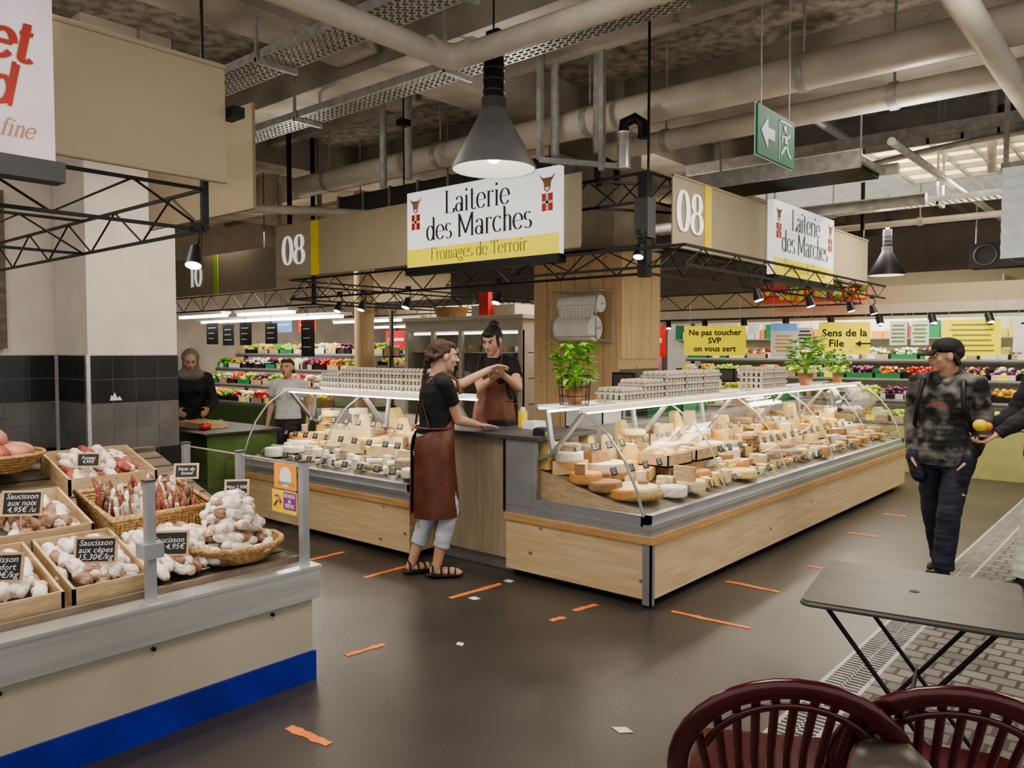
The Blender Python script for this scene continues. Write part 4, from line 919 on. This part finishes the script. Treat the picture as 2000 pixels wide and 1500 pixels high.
        Hh=[('e',hp(0,-.045,.03),(.098,.105,.105),hR),('e',hp(0,-.045,-.07),(.095,.09,.09),hR),('e',lz((0,.0,1.38)),(.15,.12,.09))]
    else:
        Hh=[('e',hp(0,-.032,.034),(.081,.088,.085),hR),('e',hp(0,.015,.075),(.066,.06,.034),hR),('c',hp(.074,-.03,.0),hp(.06,-.06,-.05),.014,.02),('c',hp(-.074,-.03,.0),hp(-.06,-.06,-.05),.014,.02)]
    vs,fs=organic(Hh,max(.005,vox),2,.004,40); m.add(vs,fs,hairm,True)
    if cap:
        vs,fs=organic([('e',hp(0,-.010,.060),(.086,.100,.070),hR),('k',hp(0,-.010,.035),hp(0,-.010,.07),.090,.088)],.006,3); m.add(vs,fs,'tshirt_black',True)
        P=[];
        for i in range(13):
            t=math.radians(-72+12*i); P.append((math.sin(t)*.078,.080+math.cos(t)*.095))
        zf=lambda x:.020-1.6*x*x
        for i in range(12):
            a_,b_=P[i],P[i+1]; zi=.052
            m.add([hp(a_[0],.07,zi),hp(b_[0],.07,zi),hp(b_[0],b_[1],zf(b_[0])),hp(a_[0],a_[1],zf(a_[0])),hp(a_[0],.07,zi-.012),hp(b_[0],.07,zi-.012),hp(b_[0],b_[1],zf(b_[0])-.007),hp(a_[0],a_[1],zf(a_[0])-.007)],[(0,1,2,3),(4,7,6,5),(3,2,6,7)],'tshirt_black')
    g=.012 if sleeve=='short' else .019
    zb=.93 if sleeve=='short' else .78
    S=[(lz((0,0,zb)),.155*wd+g,.112+g)] 
    if zb<.9: S.append((lz((0,0,.84)),.160*wd+g+.008,.118+g))
    S+=[(lz((0,0,.99)),.142*wd+g,.10+g),(lz((0,0,1.07)),.124*wd+g*1.6,.09+g),(lz((0,0,1.18)),.142*wd+g,.103+g),(lz((0,-.005,1.28)),.157*wd+g,.102+g),(lz((0,-.012,1.35)),.147*wd+g,.08+g),(lz((0,-.015,1.395)),.09+g,.062+g*.6)]
    C=[('l',S)]
    if not male: C+=[('e',lz((sd*.065,.078,1.225)),(.066,.056,.062)) for sd in(-1,1)]
    for i,sd in enumerate((-1,1)):
        k=1.12 if male else 1
        C.append(('c',lz((sd*.09,-.012,1.365)),sh[i],.052*k+g*.6,.050*k+g*.6))
        if sleeve=='short': C+=[('k',sh[i],sh[i]*.45+ex[i]*.55,.056,.056),('e',sh[i],(.056,.056,.056))]
        else: C+=[('c',sh[i],ex[i],.048*k+g,.040*k+g),('c',ex[i],ex[i]*.15+wr[i]*.85,.042*k+g,.030*k+g*.6),('k',ex[i]*.15+wr[i]*.85,wr[i],.030*k+g*.5,.028*k+g*.4)]
    vs,fs=organic(C,max(.007,vox),4,.009 if sleeve!='short' else .004); m.add(vs,fs,cl['top'],True)
    Pn=[('l',[(V((0,0,.76)),.12*wd+.01,.10),(V((0,-.01,.86)),.168,.122),(V((0,0,.97)),.150,.108),(V((0,0,1.0)),.148,.106)])]
    loose_=cl.get('loose',.012)
    for i in(0,1):
        kn=knee[i]; an=ank[i]; end=an+(kn-an)*crop
        Pn+=[('c',hip[i],kn,.088+loose_*.3,.056+loose_),('k',kn,end,.056+loose_,.048+loose_),('e',kn,(.056+loose_,)*3)]
    if cl.get('pockets'):
        for i,sd in enumerate((-1,1)): Pn+=[('c',wr[i]+V((-sd*.005,.004,-.02)),wr[i]+V((-sd*.05,.012,-.15)),.050,.050)]
    vs,fs=organic(Pn,max(.007,vox),4,.007); m.add(vs,fs,cl['pants'],True)
    for i in(0,1):
        t=toe[i]; f=V((math.sin(t),math.cos(t),0)); R=Matrix.Rotation(-t,3,'Z'); an=ank[i]; b=V((an.x,an.y,0))
        if cl.get('sandal'):
            Q=[('e',b+f*.05+V((0,0,.018)),(.052,.138,.018),R)]; vs,fs=organic(Q,.006,2); m.add(vs,fs,'shoe_black',True)
            for q,zz in((-.03,.085),(.03,.080),(.08,.070),(.125,.055)):
                u=V((f.y,-f.x,0)); m.tube([b+f*q+u*.047+V((0,0,.012)),b+f*q+u*.038+V((0,0,zz*.8)),b+f*q+V((0,0,zz)),b+f*q-u*.038+V((0,0,zz*.8)),b+f*q-u*.047+V((0,0,.012))],.006,'shoe_black',6,ry=.016)
        else:
            Q=[('e',b+f*.05+V((0,0,.045)),(.050,.135,.042),R),('k',b+V((0,0,.04)),b+V((0,0,.11)),.05,.046),('e',b+f*.05+V((0,0,.016)),(.053,.142,.016),R)]; vs,fs=organic(Q,.006,3); m.add(vs,fs,'shoe_black',True)
            m.prism([b+f*(.05+.14*math.cos(k*.4))+V((f.y,-f.x,0))*.052*math.sin(k*.4) for k in range(16)],(0,0,.016),cl.get('sole','shoe_black'))
    if extra: extra(m,lz,sh,hp,T)
    return m.obj(name)
def apron(m,lz,ztop=1.28,zbot=.40,wrap=125,mt='leather',flare=.03):
    lv=[]; N=36
    for i in range(24):
        t=i/23; z=ztop+(zbot-ztop)*t
        if z>1.06: ang=48+ (1.28-z)*60
        else: ang=min(wrap,62+(1.06-z)*1400)
        if z>1.18: rx,ry=.155,.145
        elif z>1.0: rx,ry=.150,.135
        elif z>.8: rx,ry=.184,.148
        else: rx,ry=.182+flare*(.8-z)*.3,.150+flare*(.8-z)*2
        lv.append((z,ang,rx,ry))
    for _ in range(3): lv=[lv[0]]+[(lv[i][0],lv[i][1],(lv[i-1][2]+lv[i][2]+lv[i+1][2])/3,(lv[i-1][3]+lv[i][3]+lv[i+1][3])/3) for i in range(1,len(lv)-1)]+[lv[-1]]
    vs=[]
    for z,ang,rx,ry in lv:
        for j in range(N+1):
            t=math.radians(90-ang+2*ang*j/N); w=.005*math.sin(j*1.1+z*4)*(1 if z<.9 else .3)
            yy=(ry+w)*math.sin(t)
            if yy<0: yy*=.150/max(ry,.150)
            p=lz(((rx+w)*math.cos(t),yy,z)); vs.append(p)
    inner_=[V((v[0]*.975,v[1]-.004,v[2])) for v in vs]
    n=N+1; fs=[(r*n+j,r*n+j+1,(r+1)*n+j+1,(r+1)*n+j) for r in range(23) for j in range(N)]
    m.add(vs,fs,mt,True); m.add(inner_,[tuple(reversed(f)) for f in fs],mt,True)
    for s in(-1,1):
        m.tube([lz((s*.10,.135,1.27)),lz((s*.095,.10,1.37)),lz((s*.085,.0,1.425)),lz((s*.07,-.09,1.37)),lz((-s*.05,-.115,1.2)),lz((-s*.14,-.09,1.05))],.012,mt,6,ry=.003,up=None)
    m.tube([lz((.160*math.cos(t*.3),.128*math.sin(t*.3)-.005,1.04)) for t in range(21)],.009,mt,6,closed=True)
def ex1(m,lz,sh,hp,T): apron(m,lz,1.27,.42,168,flare=.055)
person('woman_server',(-4.02,3.83),(.40,.916),{'top':'tshirt_black','pants':'denim_light','loose':.010,'sandal':True},H=1.66,lean=.10,hands=((-4.02,4.42,1.44),(-3.90,4.17,1.045)),poles=((-.3,-.3,-1),(.5,-.8,-.2)),
  yaw=math.radians(-5),pitch=math.radians(-6),feet=((-.09,-.12),(.08,.0)),hair='updo',hdir=((.1,1,.1),(.25,.9,-.1)),palm=((.6,0,-.7),(0,0,-1)),curl=(.55,.15),extra=ex1,toe=(.0,.35),crop=.32)
def ex2(m,lz,sh,hp,T): apron(m,lz,1.27,.45,100)
person('woman_cashier',(-4.42,4.93),(.42,-.9),{'top':'tshirt_black','pants':'navy'},H=1.66,lean=.08,z0=.12,hands=((-4.06,4.62,1.40),(-4.16,4.62,1.36)),poles=((-.6,-.5,-1),(.6,-.5,-1)),yaw=math.radians(-8),pitch=math.radians(-18),hair='bun',hairm='hair_black',extra=ex2,curl=(.6,.6),palm=((0,0,-1),(0,0,1)),vox=.0065)
def card(m):
    M=frame((-4.04,4.54,1.445),(.8,.4,.3),(-.2,.8,-.2)); m.box(-.06,.06,-.03,.09,0,.002,'paper',M)
simple('paper_receipt',card)
def ex3(m,lz,sh,hp,T):
    m.M=None
    vs,fs=organic([('e',lz((0,-.10,1.40)),(.12,.06,.055)),('c',lz((-.085,-.03,1.41)),lz((-.03,.085,1.36)),.032,.026),('c',lz((.085,-.03,1.41)),lz((.03,.085,1.36)),.032,.026)],.008,4,.004); m.M=T; m.add(vs,fs,'tiedye',True)
    m.M=None; vs,fs=organic([('b',(-.15,.15,-.26,-.12,.88,1.30),Matrix.Identity(4)),('e',V((0,-.21,1.05)),(.15,.12,.2))],.012,8); m.M=T; m.add(vs,fs,'shoe_black',True)
    for s in(-1,1): m.tube([(s*.12,-.12,1.30),(s*.125,-.03,1.42),(s*.13,.08,1.36),(s*.15,.115,1.2),(s*.185,.05,1.05),(s*.18,-.10,.97)],.016,'shoe_black',6,ry=.006)
    for i in range(6): m.box(.05-.02*i,.062-.02*i,.128,.134,1.20,1.212,'letter_red')
    m.prism([(-.172,.10,.60),(-.160,.115,.615),(-.135,.135,.61),(-.160,.118,.602)],(0,.004,0),'stripe_yellow')
person('man_with_cap',(-1.27,6.12),(-.12,-1),{'top':'tiedye','pants':'navy','loose':.020,'pockets':True},H=1.66,male=True,poles=((-.5,-1,0),(.5,-1,0)),yaw=math.radians(-55),pitch=math.radians(-2),sleeve='long',feet=((-.06,.18),(.06,-.16)),hair='short',hairm='hair_black',cap=True,extra=ex3,crop=.03,toe=(-.1,.1),skin='skin_b',curl=(.3,.3))
person('man_shopper',(-.66,6.24),(-.80,-.6),{'top':'cloth_dark','pants':'jeans_white','loose':.028},H=1.74,male=True,hands=((-.94,6.00,1.03),(-1.04,6.20,1.04)),poles=((-.6,-.5,-1),(.6,-.5,-1)),sleeve='long',hair='short',crop=.02,curl=(.9,.8),palm=((0,0,1),(0,0,1)),pitch=math.radians(-15),feet=((-.1,.20),(.1,-.12)))
def fruit(m):
    m.ell((-1.03,5.95,1.09),(.045,.045,.04),'stripe_yellow'); m.ell((-1.00,6.01,1.08),(.035,.035,.03),'orange')
simple('yellow_fruit',fruit)
person('woman_greengrocer',(-8.35,4.30),(.75,-.4),{'top':'cloth_dark','pants':'cloth_dark'},H=1.58,lean=.35,hands=((-8.0,4.3,.95),(-8.05,4.0,.95)),sleeve='long',hair='hijab',hairm='hijab',vox=.011,pitch=math.radians(-18))
person('woman_customer',(-7.4,4.9),(.6,-.8),{'top':'cloth_white','pants':'navy'},H=1.50,hair='short',vox=.010,hairm='hair_brown')
person('man_vendor',(-8.9,9.2),(.5,-.85),{'top':'cloth_dark','pants':'navy'},H=1.72,hair='short',male=True,vox=.014,hairm='hair_black',sleeve='long')
# ------------------------------------------------------------------ background stalls
def prodstall(name,M,L,tiers=3,seed=1,front='green_cloth',cols=None,zs=.62,light=True,fasc='fabric_beige',ft=2.2,fh=.24,step=.26,packs=False):
    random.seed(seed); m=MB(M)
    m.box(0,L,0,1.5,0,zs-.02,front)
    for t in range(tiers):
        y0=.02+t*.40; z=zs+t*step; m.box(0,L,y0,y0+.40,z-.03,z,'dark_grey'); m.box(0,L,y0,y0+.02,z,z+.03,'alu')
        x=.02
        while x<L-.3:
            w=rnd(.28,.42); c=random.choice(['green_plastic','crate_wood','white','black_metal','crate_wood']) ; w=min(w,L-x)
            m.box(x,x+w-.02,y0+.03,y0+.045,z,z+.10,c); m.box(x,x+w-.02,y0+.36,y0+.375,z,z+.16,c); m.box(x,x+.01,y0+.03,y0+.37,z,z+.12,c); m.box(x+w-.03,x+w-.02,y0+.03,y0+.37,z,z+.12,c)
            mt=random.choice(PR).name; mt2=random.choice(PR).name if rnd(0,1)<.4 else mt; r=random.choice((.03,.035,.045))
            if packs and rnd(0,1)<.45:
                for i in range(9): xx=x+.03+rnd(0,w-.14); m.box(xx,xx+.09,y0+.06+rnd(0,.2),y0+.12+rnd(0,.2),z+.02,z+rnd(.12,.2),random.choice(['pr_white','pr_pale','white','pr_yellow','pr_lime']))
            else:
                for i in range(int(40*(.04/r)**1.2)): m.ell((x+rnd(.04,w-.06),y0+rnd(.06,.35),z+rnd(.06,.18)),(r,r,r*.85),random.choice((mt,mt2)),nu=7,nv=5)
            if rnd(0,1)<.5: m.box(x+.08,x+.2,y0+.02,y0+.025,z+.02,z+.10,random.choice(['white','yellow_paper','chalk','white']))
            x+=w
    if light: m.box(.1,L-.1,.5,.58,2.06,2.10,'led'); m.box(0,L,.42,.66,2.10,2.14,'white')
    if fasc: m.box(0,L,.2,.22,ft,ft+fh,fasc)
    for x in(0,L-.05): m.box(x,x+.05,1.4,1.45,0,ft,'dark_grey')
    return m.obj(name)
prodstall('produce_stall',frame((-6.6,11.1,0),(1,0,0),(0,1,0)),8.5,4,21,'front_lime',zs=.62,step=.27,packs=True)
prodstall('produce_stall',frame((-13.5,6.6,0),(1,0,0),(0,1,0)),4.2,4,22,'green_cloth',zs=.75,fasc=None,step=.25)
prodstall('produce_stall',frame((-13.8,10.6,0),(1,0,0),(0,1,0)),6.4,4,23,'wall_far',zs=.7,packs=True)
def pf(m):
    m.box(-13.2,-9.3,5.99,6.0,2.41,2.98,'fabric_dark'); m.box(-10.9,-10.78,5.98,5.992,2.41,2.98,'stripe_green')
    didone(m,'10',frame((-11.4,5.975,2.55),(1,0,0),(0,0,1)),.42,'sign_white',.17,.03)  # glowing white added to the digits so they read on the dim panel
    m.box(-12.5,-9,8.99,9.0,2.4,2.95,'fabric_beige')
simple('stall_fascia_panel',pf)
def pf2(m):
    truss(m,(-13.2,6.1,2.18),(-8.6,6.1,2.18)); truss(m,(-13.2,8.9,2.18),(-8.6,8.9,2.18)); truss(m,(-8.6,6.1,2.18),(-8.6,12,2.18)); 
    for x,y in((-13.2,6.1),(-8.6,6.1),(-8.6,12)): m.box(x-.02,x+.02,y-.02,y+.02,2.18,4.3,'black_metal')
simple('stall_truss',pf2)
def tubes(m):
    for x0,x1,y in((-12.6,-11.2,6.3),(-10.9,-9.5,6.35),(-12.5,-10,9.3),(-7.5,-6,9.0),(-9.6,-8.2,10.4)): m.box(x0,x1,y,y+.08,2.1,2.14,'led'); m.box(x0,x1,y-.04,y+.12,2.14,2.18,'white'); m.cyl(((x0+x1)/2,y+.04,2.18),((x0+x1)/2,y+.04,4.3),.006,'black_metal',n=5)
simple('fluorescent_light_row',tubes)
def hangb(m):
    for x,y,z,w,h in((-12.0,6.45,1.68,.35,.34),(-11.5,6.45,1.66,.32,.32),(-11.0,6.45,1.66,.32,.34),(-10.3,6.45,1.68,.3,.3),(-9.4,6.45,1.5,.3,.5),(-10.5,9.5,1.6,.4,.4),(-7.2,9.2,1.5,.35,.5)):
        m.box(x,x+w,y,y+.01,z,z+h,'chalk'); m.cyl((x+w/2,y,z+h),(x+w/2,y,z+h+.14),.004,'black_metal',n=5)
        for k in range(3): m.box(x+.05,x+w*rnd(.6,.85),y-.002,y,z+h*(.25+.25*k),z+h*(.25+.25*k)+.012,'chalkwhite')
simple('hanging_chalkboards',hangb)
def hangp(m):
    for x,y,z,w,h,c in((-9.9,8.4,1.6,.5,.3,'red'),(-9.2,8.6,1.75,.3,.3,'pink'),(-12.4,7.9,1.9,.6,.25,'screen_blue'),(-11.6,7.9,1.9,.5,.22,'red'),(-8.4,9.6,1.55,.45,.4,'white'),(-7.0,8.6,1.75,.3,.35,'pink'),(-5.35,8.9,1.5,.3,.4,'red')):
        m.box(x,x+w,y,y+.01,z,z+h,c); m.cyl((x+w/2,y,z+h),(x+w/2,y,2.6),.004,'black_metal',n=5)
        m.box(x+.06,x+w-.06,y-.002,y,z+h*.45,z+h*.6,'white' if c!='white' else 'red')
simple('hanging_posters',hangp)
simple('round_wood_column',lambda m:m.cyl((-8.95,7.2,0),(-8.95,7.2,4.3),.14,'pine_v',n=24))
def redbag(m):
    x,y=-8.0,8.2; m.prism([(x-.2,y,1.42),(x+.2,y,1.42),(x+.23,y,1.72),(x+.1,y,1.80),(x-.1,y,1.80),(x-.23,y,1.72)],(0,.03,0),'red')
    m.text('CHEZ',frame((x,y-.004,1.58),(1,0,0),(0,0,1)),.12,'white'); m.cyl((x,y,1.8),(x,y,2.5),.004,'black_metal')
simple('red_apron_hanging',redbag)
def meatwall(m):
    m.box(-12,-7.4,12.9,12.95,0,2.4,'pink'); m.box(-12,-7.4,12.3,12.8,1.0,1.05,'white')
    for i in range(26): m.box(-11.8+i*.165,-11.7+i*.165,12.5,12.6,rnd(1.05,1.3),rnd(1.4,1.75),random.choice(['pr_red','white','pr_yellow','yellow_paper','pr_purple','screen_blue']))
    m.box(-11.8,-7.5,12.4,12.48,2.05,2.08,'led')
simple('butcher_backdrop_panel',meatwall)
def backsig(m):
    def sheet(x,y,z,w,h,mt,txt=None,sz=.1,ink='ink_black',rot=0,sp=1,bold=.003):
        M=frame((x,y,z),(math.cos(rot),math.sin(rot),0),(0,0,1)); m.box(-w/2,w/2,-h/2,h/2,-.004,0,mt,M)
        if txt: m.text(txt,M@Matrix.Translation((0,0,.003)),sz,ink,bold=bold,sp=sp)
        for s in(-1,1): a=M@V((s*w*.4,h/2,0)); m.cyl(a,(a.x,a.y,2.3),.003,'galv',n=4)
    def lines(x,y,z,w,h,rot,mt,n=5):
        M=frame((x,y,z),(math.cos(rot),math.sin(rot),0),(0,0,1))
        for i in range(n): zz=h/2-(i+1)*h/(n+1); l=w*rnd(.3,.42); m.box(-l,l,zz-.008,zz+.008,.001,.003,mt,M)
    r=.35
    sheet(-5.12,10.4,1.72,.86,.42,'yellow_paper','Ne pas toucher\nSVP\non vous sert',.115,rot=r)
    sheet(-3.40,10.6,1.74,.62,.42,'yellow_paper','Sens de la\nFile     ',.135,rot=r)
    M=frame((-3.25,10.62,1.64),(math.cos(r),math.sin(r),0),(0,0,1)); m.add([M@V(p) for p in((-.02,.03,.005),(.05,.07,.005),(.05,.04,.005),(.17,.04,.005),(.17,.02,.005),(.05,.02,.005),(.05,-.01,.005))],[(0,1,2,3,4,5,6)],'ink_black')
    sheet(-4.2,10.6,1.72,.34,.46,'paper',None,rot=r); sheet(-4.2,10.598,1.90,.34,.1,'screen_blue',None,rot=r); lines(-4.2,10.595,1.68,.3,.3,r,'pr_orange'); sheet(-3.92,10.62,1.74,.2,.3,'paper',None,rot=r); lines(-3.92,10.615,1.74,.2,.3,r,'ink_black')
    sheet(-2.0,10.9,1.74,.62,.44,'yellow_paper',None,rot=r); lines(-2.0,10.895,1.74,.6,.44,r,'ink_olive',6); sheet(-1.3,10.9,1.76,.55,.40,'paper',None,rot=r)
    M=frame((-1.3,10.9,1.76),(math.cos(r),math.sin(r),0),(0,0,1)); m.tube([M@V((.09*math.cos(k*.35),-.03+.09*math.sin(k*.35),.004)) for k in range(18)],.01,'red',5,closed=True); m.bar(M@V((-.06,.03,.004)),M@V((.06,-.09,.004)),.016,.004,'red')
    m.box(-.2,.2,.13,.15,.003,.004,'ink_black',M)
    for x,c in((-2.8,'white'),(-2.55,'paper')): sheet(x,10.8,1.80,.2,.3,c,None,rot=r); lines(x,10.795,1.80,.2,.3,r,'pr_green')
    sheet(-.6,11,1.76,.3,.4,'paper',None,rot=r)
simple('hanging_paper_signs',backsig)
def backwall(m):
    m.box(-7.2,2.5,12.75,12.8,0,2.25,'white'); m.box(-7.2,2.5,11.2,11.24,2.0,2.2,'fridge_frame')
    for i in range(14): x=-6.8+i*.62; m.cyl((x,10.95,2.02),(x+.04,10.9,1.92),.045,'black_metal'); m.cyl((x+.04,10.9,1.92),(x+.041,10.899,1.915),.038,'led')
    m.box(-6.8,1.8,10.93,10.97,2.03,2.06,'black_metal')
    for z in(1.75,): 
        m.box(-7,2.4,12.45,12.75,z,z+.02,'alu'); x=-6.9
        while x<2.3: w=rnd(.06,.16); m.box(x,x+w,12.5,12.6,z+.02,z+rnd(.1,.28),random.choice(['pr_white','pr_yellow','pr_red','green_plastic','white','pr_orange','pr_lime'])); x+=w+.02
simple('stall_back_panel',backwall)
def smallsigns(m):
    for x,w,a,b in((-4.6,1.4,'pr_red','pr_green'),(-.9,.55,'pr_orange','pr_green')):
        m.box(x,x+w,10.85,10.87,2.24,2.50,a)
        for i in range(46): m.ell((x+rnd(.05,w-.05),10.84,2.26+rnd(.0,.22)),(.05,.01,.045),random.choice(['pr_red','pr_green','pr_yellow','pr_orange','pr_white']),nu=8,nv=5)
simple('fruit_banner',smallsigns)
def farsign(m):
    m.box(-1.9,-1.88,12.2,13.4,2.3,2.6,'fabric_beige'); m.box(-1.5,-1.48,13.4,14.8,2.35,2.95,'pr_green'); m.text('05',frame((-1.87,12.6,2.45),(0,1,0),(0,0,1)),.25,'white')
    m.box(-6,3,14.6,14.62,2.3,2.9,'fabric_beige')
simple('distant_stall_fascia',farsign)
def acu(m):
    m.box(-2.3,-1.5,12.2,12.6,2.70,3.02,'black_metal')
    for x in(-2.1,-1.7): m.lathe([(.14,0),(.14,.02),(.125,.02),(.125,0)],(x,12.2,2.86),'dark_grey',24,R=Matrix.Rotation(math.radians(90),3,'X'))
    for x in(-2.25,-1.55): m.cyl((x,12.4,3.02),(x,12.4,4.3),.01,'galv')
simple('ventilation_fan_unit',acu)
def tabl(m):
    m.box(-8.15,-7.0,3.75,4.5,0,.78,'green_cloth'); m.box(-8.2,-6.95,3.7,4.55,.78,.80,'shoe_black')
    for i in range(10): m.ell((-8+rnd(0,.7),3.9+rnd(0,.4),.83),(.05,.04,.04),random.choice(['pr_orange','crate_wood','pr_green','pr_red']))
    m.box(-7.9,-7.4,3.9,4.2,.80,.86,'crate_wood')
simple('green_cloth_table',tabl)
# ------------------------------------------------------------------ lights
WARM=(1,.905,.79)
def area(name,loc,sx,sy,e,col=WARM,rot=(0,0,0)):
    l=bpy.data.lights.new(name,'AREA'); l.shape='RECTANGLE'; l.size=sx; l.size_y=sy; l.energy=e; l.color=col; o=bpy.data.objects.new(name,l); o.location=loc; o.rotation_euler=rot; scene.collection.objects.link(o)
for i,(x,y,e) in enumerate(((-1.2,1.5,52),(-1.5,5.5,52),(-5.2,7.5,85),(-5.3,3.2,38),(-4.3,.8,56),(-1.8,9.5,80),(-3.5,12,150),(-10.5,6.5,160),(-10.5,10.5,170),(.8,5.5,42))): area('ambient_fill',(x,y,3.2 if x==-5.2 else 3.3),1.2,1.2,e)  # added overhead fill for the general ambient level, no fixtures modelled
area('counter_light',(-3.0,7.0,1.15),.1,5.4,24,(1,.87,.68)); area('counter_light',(-5.6,4.5,1.15),2.2,.1,12,(1,.9,.76))
def spl(loc,tgt,e,ang=60,col=WARM,r=.05):
    l=bpy.data.lights.new('spot_light','SPOT'); l.energy=e; l.spot_size=math.radians(ang); l.spot_blend=.6; l.color=col; l.shadow_soft_size=r; o=bpy.data.objects.new('spot_light',l); o.location=loc; d=V(tgt)-V(loc); o.rotation_euler=d.to_track_quat('-Z','Y').to_euler(); scene.collection.objects.link(o)
spl((-3.7,1.9,1.92),(-3.5,1.4,.6),25,110); spl((-3.4,.9,2.3),(-3.7,1.2,.7),60,90)
spl((-3.5,3.92,2.8),(-3.5,3.92,0),60,100)
for x,y,e in((-3.9,4.6,24),(-6.5,4.4,20),(-1.6,6.5,28),(-2.2,2.6,22),(-5.8,1.6,18),(-4.6,8.3,28),(-.5,4.4,20),(-2.6,9.5,34),(-8.5,7.5,28)): spl((x,y,3.02),(x,y,5),e,165,(1,.92,.82),.12)  # added uplights that brighten the ceiling, no lamp bodies there
w=bpy.data.worlds.new('World'); scene.world=w; w.use_nodes=True; bg=w.node_tree.nodes['Background']; bg.inputs[0].default_value=(1,.97,.93,1); bg.inputs[1].default_value=.95
# ------------------------------------------------------------------ camera
cd=bpy.data.cameras.new('camera'); cd.sensor_width=36; cd.lens=27.72; cd.clip_start=.05; cam=bpy.data.objects.new('camera',cd); scene.collection.objects.link(cam)
cam.location=(0,0,1.585); cam.rotation_euler=(math.radians(90-2.45),0,math.radians(40.6)); scene.camera=cam
